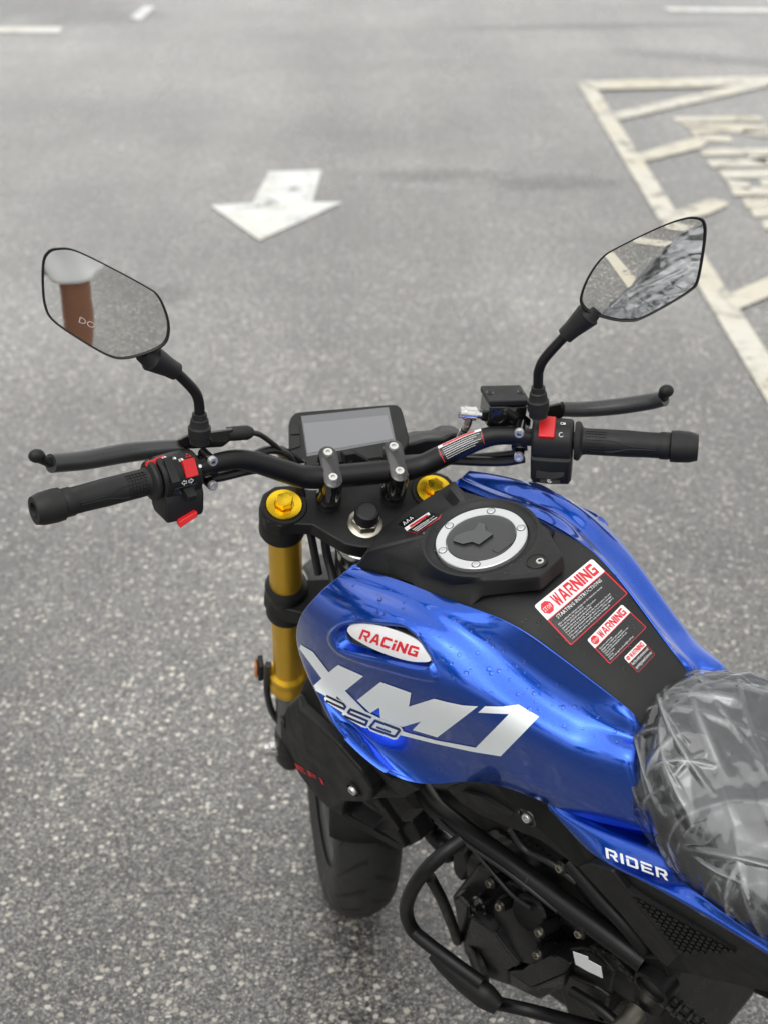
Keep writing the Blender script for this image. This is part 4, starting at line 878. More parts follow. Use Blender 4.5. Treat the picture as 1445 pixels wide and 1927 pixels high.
# filler cap
mb=MB(); prof=[(.0535,-.008),(.0535,.0002),(.0525,.0012),(.0415,.0012),(.0408,.0002),(.0408,-.002)]
mb.lathe(prof,CC,Z_,72); cap=mb.build('fuel_cap_ring','capring',bike,angle=30)
mb=MB(); mb.lathe([(.0400,-.003),(.0400,.0008),(.0385,.0014),(.032,.0014)],CC,Z_,64); capl=mb.build('fuel_cap_lid','capdark',cap,angle=30)
cp=lambda u,v,z=.0014:PBP(u,v,CC+np.array([0,0,z]),Z_)
Z5=lambda pts:[(640+x/3.44,900+y/3.44) for x,y in pts]
for q in Z5([(708,308),(968,228),(1130,330),(883,523),(645,472)]):
    c=cp(*q); c=CC+np.array([0,0,.0012])+nrm((c-CC)*np.array([1,1,0]))*.0468
    bolt('cap_screw',c,Z_,.0043,.0008,cap,'capring',steer=False,hexr=.5)
    mb=MB(); mb.lathe([(.0052,.0004),(.0044,.0004)],c,Z_,20,cap=False); mb.build('screw_recess','dark',cap)
nq=Z5([(980,465),(1075,403),(1112,418),(1020,485)]); mb=MB(); mb.prism([cp(*q,.0006) for q in nq],[cp(*q,.0022) for q in nq]); mb.build('hinge_cover','capdark',cap,bevel=.0006)
sh=Z5([(725,405),(745,375),(800,350),(865,335),(900,285),(938,298),(940,335),(988,362),(896,430),(852,412),(790,425)])
mb=MB(); mb.prism([cp(*q,.0012) for q in sh],[cp(*q,.0046) for q in sh]); lk_=mb.build('lock_cover','capemb',capl,bevel=.0009)
vs,fs=text_mesh('TAC-13501',1,.0,1); a_,b_=np.array(Z5([(865,400)])[0]),np.array(Z5([(935,350)])[0]); rr_=b_-a_; 
mb=MB(); mb.add([cp(*(a_+rr_*v[0]/4.9+np.array([-1.2,-3.6])*v[1]),.0037) for v in vs],fs); mb.build('cap_lettering','grey',capl,fixn=False)
# sunken screw behind the cap
c=P(1010,1060,0); c[2]=CC[2]+.0022; mb=MB(); mb.lathe([(.0125,.0025),(.0118,.003),(.0108,.0026),(.0102,.0012)],c,Z_,28,cap=False); mb.build('screw_hole_rim','plastic',cov)
mb=MB(); mb.lathe([(.0104,.0016),(.0104,.0019)],c,Z_,28); mb.build('screw_hole','dark',cov); bolt('screw',c+np.array([.0015,-.0035,.001]),Z_,.0048,.0022,cov,steer=False)
# lock-symbol slot and label at the front of the cover
def quadmap(q):
    a,b,c,d=(np.array(x,float) for x in q)       # TL TR BR BL
    return lambda s:(a*(1-s[0])+b*s[0])*(1-s[1])+(d*(1-s[0])+c*s[0])*s[1]
slot=Z5([(372,300),(455,240),(508,245),(425,318)])
sl=decal('symbol_slot',[slot],cover_bvh,'gloss',cov,off=.0005,maxe=6)
qm=quadmap([Z5([(395,290)])[0],Z5([(462,245)])[0],Z5([(480,262)])[0],Z5([(415,312)])[0]])
for k in range(3): decal('lock_symbol',stroke([(.08+.33*k,.9),(.18+.33*k,.1),(.28+.33*k,.9)],.07),cover_bvh,'white',sl,off=.0009,maxe=.3,mapf=qm)
lb=Z5([(415,328),(575,222),(652,238),(640,262),(515,352),(500,360),(432,347)])
l0=decal('warning_label',[lb],cover_bvh,'sticker',cov,off=.0006,maxe=6)
decal('label_header',[Z5([(415,326),(573,223),(584,238),(432,345)])],cover_bvh,'white',l0,off=.0009,maxe=6)
decal('label_header_text',[Z5([(450,312),(565,238),(574,246),(458,324)])],cover_bvh,'redp',l0,off=.0012,maxe=6)
decal('label_border',stroke(Z5([(432,347),(500,360),(515,352),(640,262),(652,238)]),.9),cover_bvh,'redp',l0,off=.0009,maxe=8)
for k in range(3): decal('label_text',stroke(Z5([(470+14*k,338+4*k),(610+8*k-40*(k==1),246+5*k+26*(k==1))]),1.2),cover_bvh,'white',l0,off=.0009,maxe=6)

# ------------------------------------------------------------------ warning stickers on the pad
def sticker(q, hfrac, title, lines, sub=None, tsize=1., round_=.05):
    qm=quadmap(q); asp=np.hypot(*(np.array(q[1])-q[0]))/np.hypot(*(np.array(q[3])-q[0]))*1.12
    rx,ry=round_/asp,round_
    def rr(x0,y0,x1,y1,n=4):
        o=[]
        for cx,cy,a in((x1-rx,y0+ry,-90),(x1-rx,y1-ry,0),(x0+rx,y1-ry,90),(x0+rx,y0+ry,180)):
            for k in range(n+1): t=R(a+90*k/n); o.append((cx+rx*math.cos(t),cy+ry*math.sin(t)))
        return o
    s=decal('warning_sticker',[rr(0,0,1,1)],pad_bvh,'sticker',pad,off=.0003,maxe=.12,mapf=qm)
    decal('sticker_header',[[(.005,hfrac),(.005,ry),(rx*.4,ry*.35),(rx,.005),(1-rx,.005),(1-rx*.4,ry*.35),(.995,ry),(.995,hfrac)]],pad_bvh,'white',s,off=.0006,maxe=.12,mapf=qm)
    decal('sticker_border',stroke([(.012,hfrac+.01),(.012,1-ry),(rx*.5,1-ry*.35),(rx,.985),(1-rx,.985),(1-rx*.5,1-ry*.35),(.988,1-ry),(.988,hfrac+.01)],.017,True),pad_bvh,'redp',s,off=.0006,maxe=.12,mapf=qm)
    oc=[(.12+.085*math.cos(R(22.5+45*k)),hfrac*.5+.085*asp*math.sin(R(22.5+45*k))) for k in range(8)]
    oct_=decal('stop_sign',[oc],pad_bvh,'redp',s,off=.0009,maxe=.1,mapf=qm)
    def put(txt,x0,y0,h,wmax,name,m,par,off,bold=.0,align=0,fit=False):
        vs,fs=text_mesh(txt,1.,bold,1)
        if not len(vs): return
        w=vs[:,0].max(); kx=h*.95/asp; 
        if w*kx>wmax or fit: kx=wmax/w
        x0_=x0+(wmax-w*kx)/2*align
        out=[]
        for v in vs:
            u_,v_=qm((x0_+v[0]*kx,y0-v[1]*h)); hh=cast(pad_bvh,u_,v_) or cast(cover_bvh,u_,v_); out.append(hh[0]+hh[1]*off)
        mb=MB(); mb.add(out,fs); mb.build(name,m,par,fixn=False)
    put('STOP',.055,hfrac*.5+.055,.13,.13,'stop_lettering','white',oct_,.0012,.0,1,True)
    decal('warning_lettering',glyphs('WARNING',(.235,hfrac*.86),np.array([.70,0]),np.array([0,-hfrac*.72]),.10,.32),pad_bvh,'redp',s,off=.0009,maxe=.1,mapf=qm)
    y=hfrac+.10
    if sub: put(sub,.12,y+.015,.105,.76,'sticker_heading','white',s,.0006,.0,1,True); y+=.085
    n=len(lines); dy=(.955-y)/max(n,1)
    for i,t in enumerate(lines): put(t,.07,y+dy*i+dy*.5,dy*.95,.87,'sticker_text','white',s,.0006,.0,0)
sticker([(1003,1141),(1113,1051),(1181,1117),(1073,1216)],.36,'WARNING',['After installing the battery and gas, per the instruction manual.','Turn the key to the ON position.','Switch the safety kill switch to the ON position.','Depress the rear brake pedal and hold.','Press and hold the throttle, depress the starter button. Do not','hold the starter button for longer than 5 seconds per attempt.','If the engine does not start after a few tries, or if the engine is','cold, you may need to use the kick starter if equipped.'],'STARTING INSTRUCTIONS')
sticker([(1103,1205),(1169,1137),(1216,1181),(1146,1251)],.34,'WARNING',['Read this vehicle tag.','Always wear a helmet and eyewear.','Daily: read the owner\'s manual before use','Check the following before each use:','Tire pressure','Oil level','Directional signal and headlights (if has)'],None,1.0,.06)
sticker([(1172,1238),(1206,1204),(1232,1232),(1199,1267)],.36,'WARNING',['Read the safety instructions and','operating manual before use'],None,.9,.09)

# ------------------------------------------------------------------ left shroud, frame and engine
def prism_px(name,poly,x,depth,m,parent=None,bevel=.003,seg=2):
    """a moulded piece of real thickness: outline at lateral offset X (per point or for all), extruded inwards"""
    pts=[P(*p) if len(p)==3 else P(*p,x) for p in poly]; mb=MB(); mb.prism(pts,[p+np.array([depth,0,0]) for p in pts]); o=mb.build(name,m,parent or bike,bevel=bevel,seg=seg); return o
Z6b=lambda pts:[(470+p[0]/3.706,1240+p[1]/3.706)+tuple(p[2:]) for p in pts]
prism_px('shroud_backing',Z6b([(400,120,-.140),(330,270,-.150),(345,380,-.160),(480,640,-.168),(640,820,-.172),(800,980,-.168),(1060,970,-.156),(1190,912,-.148),(1090,850,-.158),(960,840,-.166),(800,700,-.172),(640,540,-.168),(520,380,-.160),(480,260,-.15)]),-.16,.03,'plastic',None,.003)
shp=Z6b([(330,268,-.158),(255,330,-.150),(210,430,-.148),(215,560,-.155),(270,690,-.165),(360,835,-.172),(480,965,-.178),(560,1040,-.178),(645,1110,-.172),(640,1050,-.176),(655,1002,-.180),(800,1008,-.182),(842,985,-.181),(850,910,-.182),(780,795,-.184),(620,610,-.184),(440,440,-.176),(348,355,-.168)])
shr=prism_px('side_shroud',shp,-.17,.024,'plastic',None,.005,3)
prism_px('shroud_lower_scoop',Z6b([(480,965,-.172),(645,1110,-.165),(800,1215,-.158),(920,1275,-.150),(1035,1340,-.142),(1085,1320,-.140),(1020,1195,-.142),(850,1195,-.150),(700,1090,-.160),(640,1045,-.168),(600,1000,-.172)]),-.15,.03,'plastic',None,.004)
prism_px('shroud_lower_scoop',Z6b([(1020,1195,-.135),(1100,1318,-.130),(1190,1268,-.125),(1120,1130,-.125),(1000,1140,-.13)]),-.13,.03,'plastic',None,.004)
prism_px('shroud_fin',Z6b([(850,985,-.150),(890,975,-.150),(1040,1190,-.140),(1010,1200,-.140)]),-.145,.012,'plastic',None,.002)
c=P(665,1487,-.1835); bolt('shroud_bolt',c,-X_,.0068,.004,shr,steer=False)
mb=MB(); mb.lathe([(.0125,.0006),(.0100,.001),(.0098,-.004)],c,-X_,26,cap=False); mb.build('bolt_recess','dark',shr)
mb=MB(); mb.lathe([(.011,-.002),(.011,.0012)],P(533,1359,-.151),nrm([-1,.5,0]),20); mb.build('shroud_hole','dark',shr)
bpy.context.view_layer.update(); sh_m=MB(); sh_m.add([P(*p) for p in shp],[tuple(range(len(shp)))]); sh_b=MB(); 
sh_bvh=BVHTree.FromObject(shr,bpy.context.evaluated_depsgraph_get())
decal('shroud_lettering',glyphs('EFi',Z6b([(335,765)])[0],np.array([190,112])/3.706,np.array([-18,-42])/3.706,.3,.3),sh_bvh,'redp',shr,off=.0009,maxe=6)

# dark core: airbox, cylinder and radiator volumes that fill the frame
prism_px('airbox',[(800,1485),(1000,1500),(1230,1650),(1260,1780),(1190,1790),(1010,1640),(860,1540)],-.085,.17,'dark',None,.006)
prism_px('radiator',[(640,1500),(760,1500),(800,1540),(790,1572),(742,1585),(700,1560)],-.09,.16,'dark',None,.004)
prism_px('cylinder_block',[(850,1540),(1000,1620),(1180,1790),(1190,1900),(1060,1840),(900,1680),(862,1600)],-.08,.16,'engine',None,.006)
for k in range(6):
    y=1562+k*9; x=930+k*12
    cable_=MB(); cable_.tube([P(x-2,y-4,-.092),P(x+22,y+6,-.094),P(x+44,y+2,-.092)],.0016,n=6); cable_.build('intake_hose_rib','engine',bike)
# main frame tubes
def tube_px(name,px,r,m='satin',parent=None,n=18,sub=6):
    mb=MB(); mb.tube([P(*p) for p in px],r,n=n,sub=sub); return mb.build(name,m,parent or bike)
frame=tube_px('frame_tube',[(775,1455,-.085),(815,1515,-.105),(870,1560,-.118),(950,1618,-.122),(1060,1700,-.124),(1150,1765,-.124),(1212,1812,-.122)],.0142)
tube_px('frame_tube',[(1070,1620,-.108),(1130,1690,-.112),(1190,1755,-.114),(1235,1818,-.114)],.0105)
tube_px('frame_tube',[(1080,1640,-.10),(1110,1690,-.10),(1150,1735,-.10)],.007)
tube_px('frame_tube',[(790,1500,-.07),(810,1560,-.075),(835,1590,-.08),(850,1612,-.08)],.014)
# side cover (black) under the blue
sc_poly=[(838,1484,-.125),(870,1470,-.128),(925,1474,-.128),(985,1490,-.120),(1033,1514,-.110),(1057,1543,-.113),(1120,1611,-.129),(1155,1631,-.137),(1228,1665,-.146),(1350,1738,-.152),(1445,1795,-.154),(1530,1850,-.154),(1530,1910,-.14),(1445,1869,-.135),(1340,1845,-.128),(1257,1826,-.122),(1240,1814,-.124),(1170,1725,-.126),(1085,1632,-.126),(1015,1582,-.126),(950,1556,-.126),(900,1534,-.126),(865,1512,-.126)]
sidec=prism_px('side_cover','' or sc_poly,-.13,.02,'plastic',None,.003,3)
prism_px('side_cover_window',[(868,1490,-.1325),(905,1500,-.1325),(935,1518,-.1325),(960,1535,-.1325),(915,1532,-.1325),(885,1522,-.1325)],-.1325,.006,'dark',sidec,.0)
c=P(993,1537,-.1325); bolt('side_cover_bolt',c+np.array([-.0015,0,0]),nrm([-1,0,.25]),.0062,.004,sidec,steer=False)
mb=MB(); mb.lathe([(.0135,.002),(.011,.0028),(.0105,.0008)],c,-X_,26,cap=False); mb.build('bolt_recess','gloss',sidec)
mb=MB(); mb.lathe([(.0108,.0005),(.0108,.0012)],c,-X_,26); mb.build('bolt_pocket','dark',sidec)
Z5b=lambda pts:[(1080+p[0]/3.959,1560+p[1]/3.959)+tuple(p[2:]) for p in pts]
tri_=Z5b([(385,460),(1203,912),(1190,925),(780,942)])
so_=lambda u,v,o=0:P(u,v,-.140-.0)+np.array([-o,0,0])
mb=MB(); pts=[P(*q,-.1465) for q in tri_]; mb.prism(pts,[p+np.array([.010,0,0]) for p in pts]); gr=mb.build('honeycomb_panel','dark',sidec)
poly=np.array(tri_); mb=MB(); e1=np.array([1200-385,915-460])/3.959; e1/=np.hypot(*e1); e2=np.array([-e1[1],e1[0]]); s_=7.2
for i in range(-2,24):
    for j in range(-2,24):
        cc=poly[0]+e1*(i*s_*1.5)*1.12+e2*((j+.5*(i%2))*s_*.98)
        if inpoly(poly,np.array([cc]))[0]<-1.5:
            hx=[cc+e1*s_*.88*1.05*math.cos(R(60*k))+e2*s_*.52*math.sin(R(60*k)) for k in range(6)]
            ins=[cc+(h-cc)*.8 for h in hx]
            a=[P(*h,-.1470) for h in hx]; b=[P(*h,-.1488) for h in ins]; mb.loft([a,b],cap0=False)
hc=mb.build('honeycomb_cells','plastic',gr,angle=20); hc['kind']='stuff'
prism_px('side_cover_spar',[(1150,1640,-.146),(1178,1676,-.146),(1277,1800,-.142),(1255,1822,-.140),(1238,1806,-.14),(1165,1718,-.142),(1085,1632,-.142),(1110,1625,-.144)],-.14,.012,'plastic',sidec,.003)

# blue tail panel with its crease
TT=[[(1236,1572,-.082),(1222,1578,-.092),(1035,1516,-.116),(1038,1522,-.108)],[(1264,1612,-.096),(1236,1598,-.108),(1058,1545,-.123),(1062,1551,-.114)],[(1298,1652,-.110),(1268,1642,-.125),(1122,1611,-.136),(1126,1617,-.126)],[(1345,1697,-.121),(1303,1672,-.139),(1192,1649,-.147),(1196,1656,-.136)],[(1405,1738,-.130),(1370,1724,-.150),(1290,1704,-.155),(1294,1712,-.14)],[(1450,1768,-.136),(1447,1778,-.153),(1446,1797,-.157),(1448,1806,-.145)],[(1560,1825,-.140),(1560,1838,-.152),(1556,1864,-.155),(1556,1872,-.145)],[(1760,1900,-.120),(1760,1915,-.130),(1756,1950,-.135),(1756,1960,-.125)]]
tg=[]
for r in TT:
    p=[P(*q) for q in r]; tg.append([p[0]+np.array([.02,.004,-.012]),p[0],p[0]*.55+p[1]*.45,p[0]*.1+p[1]*.9,p[1]*.9+p[2]*.1,p[1]*.5+p[2]*.5,p[2],p[3]])
g0=[q+np.array([.014,.004,.012]) for q in tg[0]]; tg=[g0]+tg
TS=surface(tg,100,70,3); mb=MB(); mb.grid(TS); tail_bvh=bvh_of(mb); tail=mb.build('tail_panel','blue',bike,angle=80); tail.modifiers.new('t','SOLIDIFY').thickness=.002
mbm=MB(); mbm.grid(TS*np.array([-1,1,1])); o=mbm.build('tail_panel','blue',bike,angle=80); o.modifiers.new('t','SOLIDIFY').thickness=.002
decal('tail_lettering',glyphs('RIDER',(1141,1615),np.array([116,44]),np.array([-2.5,-20.]),.24,.26),tail_bvh,'white',tail,off=.0008,maxe=6)

# engine
Z7=lambda pts:[(780+p[0]/4.25,1480+p[1]/4.25)+tuple(p[2:]) for p in pts]
eng=prism_px('crankcase',Z7([(285,890),(480,640),(720,720),(900,850),(1090,1000),(1180,1300),(1240,1430),(1330,1290),(1445,1400),(1700,1600),(1800,1900),(1300,2100),(1150,1640),(1000,1710),(850,1640),(560,1540),(380,1330),(330,1080)]),-.105,.20,'engine',None,.008,3)
prism_px('generator_cover',Z7([(300,900,-.122),(345,885,-.126),(420,960,-.134),(440,1050,-.138),(620,1180,-.142),(700,1265,-.144),(850,1440,-.146),(740,1480,-.146),(760,1590,-.140),(560,1540,-.134),(400,1350,-.128),(335,1090,-.122)]),-.13,.05,'engine',eng,.006,3)
prism_px('generator_cover_rib',Z7([(440,1055,-.147),(470,1060,-.147),(640,1180,-.150),(700,1270,-.152),(830,1430,-.154),(800,1450,-.154),(620,1290,-.152),(590,1300,-.15),(545,1265,-.149),(560,1240,-.149),(440,1160,-.147),(415,1170,-.146)]),-.15,.02,'engine',eng,.003)
prism_px('sprocket_cover',Z7([(745,1480,-.148),(860,1470,-.148),(940,1385,-.142),(1080,1340,-.14),(1200,1390,-.145),(1240,1430,-.148),(1195,1500,-.150),(940,1610,-.154)]),-.15,.03,'engine',eng,.003)
prism_px('sprocket_cover_wall',Z7([(745,1482,-.149),(940,1612,-.155),(1195,1505,-.151),(1190,1600,-.140),(1000,1708,-.138),(850,1640,-.138),(765,1590,-.138)]),-.145,.03,'engine',eng,.003)
c=P(*Z7([(850,1130)])[0],-.126); axE=nrm([-1,.15,.25])
mb=MB(); mb.lathe([(.048,-.03),(.048,.006),(.045,.010),(.030,.013),(.012,.014)],c,axE,44); mb.build('clutch_cover','engine',eng,angle=30)
c2=P(*Z7([(975,970)])[0],-.118); mb=MB(); mb.lathe([(.026,-.05),(.026,.016),(.023,.020),(.008,.021)],c2,nrm([-1,-.1,.45]),36); mb.build('starter_motor','engine',eng,angle=30)
mb=MB(); mb.lathe([(.017,0),(.017,.004),(.0145,.006),(.014,.003),(.006,.003)],P(*Z7([(525,970)])[0],-.128),nrm([-1,.2,.4]),30); mb.build('oil_filler_plug','gloss',eng,angle=30)
mb=MB(); mb.lathe([(.03,0),(.03,.006),(.026,.008),(.02,.005)],P(*Z7([(520,1420)])[0],-.136),nrm([-1,.4,.1]),36); mb.build('timing_plug','engine',eng,angle=30)
for q,x in(((600,775),-.130),((680,960),-.140),((995,1165),-.148),((980,1345),-.150),((1315,1175),-.135),((1165,650),-.118),((470,440),-.10)):
    c=P(*Z7([q])[0],x); a=nrm([-1,.1,.35]); mb=MB(); mb.lathe([(.0085,-.03),(.0085,-.001)],c,a,16); bs=mb.build('bolt_boss','engine',eng); bolt('engine_bolt',c,a,.0058,.0045,eng,'steel',steer=False)
st_=prism_px('engine_sticker',[(1077,1791,-.141),(1105,1801,-.141),(1106,1807,-.141),(1130,1820,-.141),(1133,1841,-.141),(1105,1828,-.141),(1082,1815,-.141)],-.141,.0008,'white',eng,.0)
prism_px('countershaft_cover',Z7([(1215,1300,-.128),(1330,1285,-.128),(1445,1330,-.128),(1600,1500,-.128),(1560,1700,-.125),(1440,1620,-.128),(1230,1500,-.132)]),-.13,.05,'engine',eng,.005,3)
prism_px('countershaft_cover',Z7([(1215,1505,-.138),(1440,1615,-.134),(1560,1700,-.13),(1500,1900,-.13),(1300,1750,-.134),(1180,1600,-.136)]),-.134,.05,'engine',eng,.005,3)
tube_px('gear_lever',[(1075,1865,-.155),(1130,1900,-.155),(1180,1945,-.155)],.007)
# swing-arm pivot, chain and sprocket
c=P(1228,1856,-.135); mb=MB(); mb.lathe([(.024,-.02),(.024,.004),(.020,.006),(.019,.001),(.010,.001)],c,-X_,36); pv=mb.build('swingarm_pivot','satin',bike,angle=30)
prism_px('frame_plate',[(1195,1800,-.125),(1240,1800,-.125),(1255,1830,-.125),(1262,1880,-.125),(1240,1920,-.125),(1200,1900,-.125),(1190,1840,-.125)],-.12,.02,'satin',None,.004)
ch0,ch1=P(1262,1890,-.118),P(1330,1950,-.118); 
def link_mesh(): 
    mb=MB(); L2=.0079
    for s in(-1,1):
        rg=[]
        for k in range(12):
            a=2*math.pi*k/12; rg.append((np.array([s*.0062, L2*(1 if math.cos(a)>0 else -1)+.0062*math.cos(a)*1., .0055*math.sin(a)])))
        mb.prism(rg,np.array([s*.0016,0,0]))
    for e_ in(-1,1): mb.lathe([(.0042,-.0105),(.0042,.0105)],[0,e_*L2,0],X_,8)
    return mb
def chain(path,name,parent):
    me=None; pts,_=crom(np.array(path),np.zeros(len(path)),20); seg=np.linalg.norm(np.diff(pts,axis=0),axis=1); cs=np.concatenate([[0],np.cumsum(seg)]); first=None
    for k,t in enumerate(np.arange(.004,cs[-1]-.004,.0159)):
        p=np.array([np.interp(t,cs,pts[:,i]) for i in range(3)]); q=np.array([np.interp(min(t+.004,cs[-1]),cs,pts[:,i]) for i in range(3)]); d=nrm(q-p)
        if first is None: first=link_mesh().build(name,'steel',parent); o=first
        else: o=first.copy(); sc.collection.objects.link(o); o.parent=parent
        o.matrix_local=Matrix.Translation(p)@Matrix([[1,0,0],[0,d[1],-d[2]],[0,d[2],d[1]]]).to_4x4()
M['steel_dark']=mat('oiled_chain_steel',(.09,.09,.09),.32,.9)
chn=MB().tube([P(1262,1888,-.118),P(1330,1945,-.118)],.003,n=6,sub=1).build('drive_chain','dark',bike)
spc=P(1160,1830,-.12)
chain([P(1128,1780,-.118),P(1165,1800,-.118),P(1200,1838,-.118),P(1262,1888,-.118),P(1325,1940,-.118),P(1400,2005,-.118)],'chain_link',chn)
for o in list(chn.children): o.data.materials[0]=M['steel_dark']
mb=MB(); mb.lathe([(.042,-.004),(.042,.004),(.03,.005)],spc,-X_,32); mb.build('front_sprocket','engine',bike,angle=30)
mb=MB(); mb.lathe([(.014,-.02),(.014,.018),(.010,.021)],P(1180,1925,-.15),-X_,24); mb.build('footpeg_mount','steel',bike)
# crash bar with its slider pad
cb=tube_px('crash_bar',[(868,1580,-.17),(835,1605,-.195),(798,1640,-.22),(772,1680,-.232),(764,1715,-.236),(775,1748,-.236),(800,1772,-.236),(850,1810,-.232),(905,1850,-.225)],.0092)
tube_px('crash_bar_strut',[(808,1650,-.212),(832,1695,-.185),(852,1745,-.15),(860,1770,-.13)],.0075,parent=cb)
tube_px('crash_bar_lower',[(920,1885,-.215),(990,1900,-.20),(1060,1918,-.17),(1140,1940,-.13)],.009,parent=cb)
mb=MB(); a,b=P(812,1795,-.236),P(938,1895,-.222); mb.tube([a,a*.8+b*.2,a*.5+b*.5,a*.2+b*.8,b],[.007,.012,.0155,.016,.011],n=20,flat=1.35); mb.build('slider_pad','plastic',cb)
prism_px('radiator_hose',[(848,1605,-.10),(872,1600,-.10),(885,1640,-.10),(866,1665,-.10),(848,1640,-.10)],-.10,.03,'rubber',None,.008)

# cooling fins, hoses and wiring in the frame
for k in range(7):
    o=k*.016; prism_px('cooling_fin',[(880+k*16,1575+k*13,-.088),(935+k*16,1560+k*13,-.088),(960+k*16,1580+k*13,-.088),(905+k*16,1600+k*13,-.088)],-.088,.05,'engine',None,.0)
tube_px('fuel_hose',[(960,1560,-.112),(990,1600,-.112),(1040,1625,-.112),(1085,1660,-.11)],.005,'hose')
tube_px('wiring_harness',[(820,1545,-.13),(880,1590,-.135),(960,1645,-.136),(1050,1715,-.136)],.0035,'hose')
tube_px('clutch_cable',[(850,1545,-.10),(900,1610,-.12),(960,1680,-.13),(1000,1710,-.135)],.0032,'hose')
for q,x in(((880,1572),-.119),((1000,1658),-.124),((1110,1738),-.124)):
    c=P(*q,x); d=nrm(P(q[0]+30,q[1]+22,x)-c); mb=MB(); mb.lathe([(.0150,-.002),(.0156,-.0015),(.0156,.0015),(.0150,.002)],c,d,22); mb.build('cable_tie','rubber',frame)
# ------------------------------------------------------------------ seat, tail and rear wheel
ST=[(-.452,.872,.040,.80),(-.462,.884,.060,.80),(-.485,.889,.082,.785),(-.52,.886,.104,.778),(-.57,.872,.122,.775),(-.63,.858,.134,.775),(-.72,.850,.146,.78),(-.80,.856,.148,.79),(-.88,.874,.142,.80),(-.96,.898,.130,.815),(-1.05,.915,.115,.84),(-1.16,.925,.09,.86),(-1.20,.91,.06,.87)]
def seat_rows(infl=0.,low=0.):
    rows=[]
    for y,z,w,zl in ST:
        row=[]
        for a in np.linspace(-1,1,25):
            t=a*math.pi*.5*1.06; x=(w+infl)*math.copysign(abs(math.sin(min(abs(t),math.pi/2)))**.72,t); c=max(0,math.cos(t))
            zz=zl-low+(z+infl-zl+low)*(c**.55 if c>0 else 0)
            if abs(a)>.97: x*=.93; zz-=.008
            row.append([x,y+(infl*1.2 if y>-.47 else 0),zz])
        rows.append(row)
    return np.array(rows)
SG=surface(seat_rows(),80,90,2); mb=MB(); mb.grid(SG); mb.add([p for p in SG[0]],[tuple(range(len(SG[0])))]); seat=mb.build('seat','seat',bike,angle=70)
mb=MB(); mb.prism([np.array([x,y,z]) for x,y,z in((-.11,-.50,.775),(-.13,-.62,.775),(-.13,-.9,.79),(-.09,-1.18,.83),(.09,-1.18,.83),(.13,-.9,.79),(.13,-.62,.775),(.11,-.50,.775))],np.array([0,.02,-.07])); mb.build('seat_base','plastic',bike,bevel=.006)
RA=np.array([0,-1.03,.30])
wheel(RA,.30,.14,bike,False)
for s in(-1,1):
    mb=MB(); mb.tube([[s*.10,-.50,.40],[s*.105,-.75,.36],[s*.10,-1.05,.30]],[.028,.026,.022],n=14); mb.build('swingarm','satin',bike)
mb=MB(); mb.lathe([(.012,-.12),(.012,.12)],RA,X_,16); mb.build('rear_axle','steel',bike)
mb=MB(); mb.tube([[0,-1.05,.84],[0,-1.22,.74],[0,-1.34,.60]],[.03,.035,.02],n=12); mb.build('tail_bracket','plastic',bike)
mb=MB(); mb.box([0,-1.22,.885],(X_,Y_,Z_),(.13,.03,.05)); mb.build('tail_lamp','redp',bike,bevel=.01)
mb=MB(); mb.tube([[.10,.02,.45],[.11,-.15,.22],[.12,-.5,.22],[.15,-.75,.33]],.022,n=14); ex=mb.build('exhaust_pipe','satin',bike)
mb=MB(); mb.tube([[.15,-.75,.33],[.17,-.85,.40],[.20,-1.10,.55]],[.03,.05,.05],n=20); mb.build('silencer','satin',ex)
mb=MB(); a=np.array([-.10,-.45,.30]); gd=Rb.T@(np.array([*(Rb@np.array([-.28,-.52,0])+Tb)[:2],.012])-Tb); mb.tube([a,a*.5+gd*.5,gd],[.014,.012,.012],n=12); mb.tube([gd+np.array([0,.03,0]),gd-np.array([0,.03,0])],.012,n=8,sub=1); mb.build('side_stand','satin',bike)
mb=MB(); mb.box([0,-.30,.36],(X_,Y_,Z_),(.20,.36,.26)); mb.build('engine_block','engine',bike,bevel=.03,seg=3)

# ------------------------------------------------------------------ clear film wrapped over the seat
from mathutils import noise as mn
FG=surface(seat_rows(.003,.0),330,340,2)
nu,nv=FG.shape[:2]

# crumpled sheet: triangle-wave folds in many directions give flat facets that meet in sharp creases
tri=lambda a:np.abs((a%1.)-.5)*2
PF=FG.reshape(-1,3); warp=np.array([[mn.noise(Vector(p*6)),mn.noise(Vector(p*6+np.array([7,0,3])))] for p in PF])
gate=np.array([mn.noise(Vector(p*8+np.array([3,9,1]))) for p in PF]); gate2=np.array([mn.noise(Vector(p*5+np.array([13,2,1]))) for p in PF])
big=np.array([mn.noise(Vector(p*10+np.array([0,0,4]))) for p in PF])
dsp=.0022*big; cre=np.zeros(len(PF)); fr_=np.random.default_rng(21)
for k in range(11):
    dirv=nrm(fr_.normal(0,1,3)*np.array([1,1,.7])); fq=[9,12,15,18,22,26,30,36,44,52,60][k]; am=[.0060,.0054,.0044,.0034,.0026,.0019,.0013,.0008,.0005,.0003,.0002][k]
    ph=PF@dirv*fq+warp[:,k%2]*(.9+.05*k)+fr_.random(); w=np.clip(.35+2.2*(gate if k%3 else gate2)*(1 if k%2 else -1),.0,1)
    y=tri(ph); dsp+=am*w*y; cre=np.maximum(cre, w*np.clip((y-.96)/.04,0,1)**1.5*np.clip(warp[:,k%2]*5+.2,0,1)*(1. if k in(1,3,4,5,6) else .3))
long_=np.zeros(len(PF)); vis=PF[(PF[:,1]>-.9)]
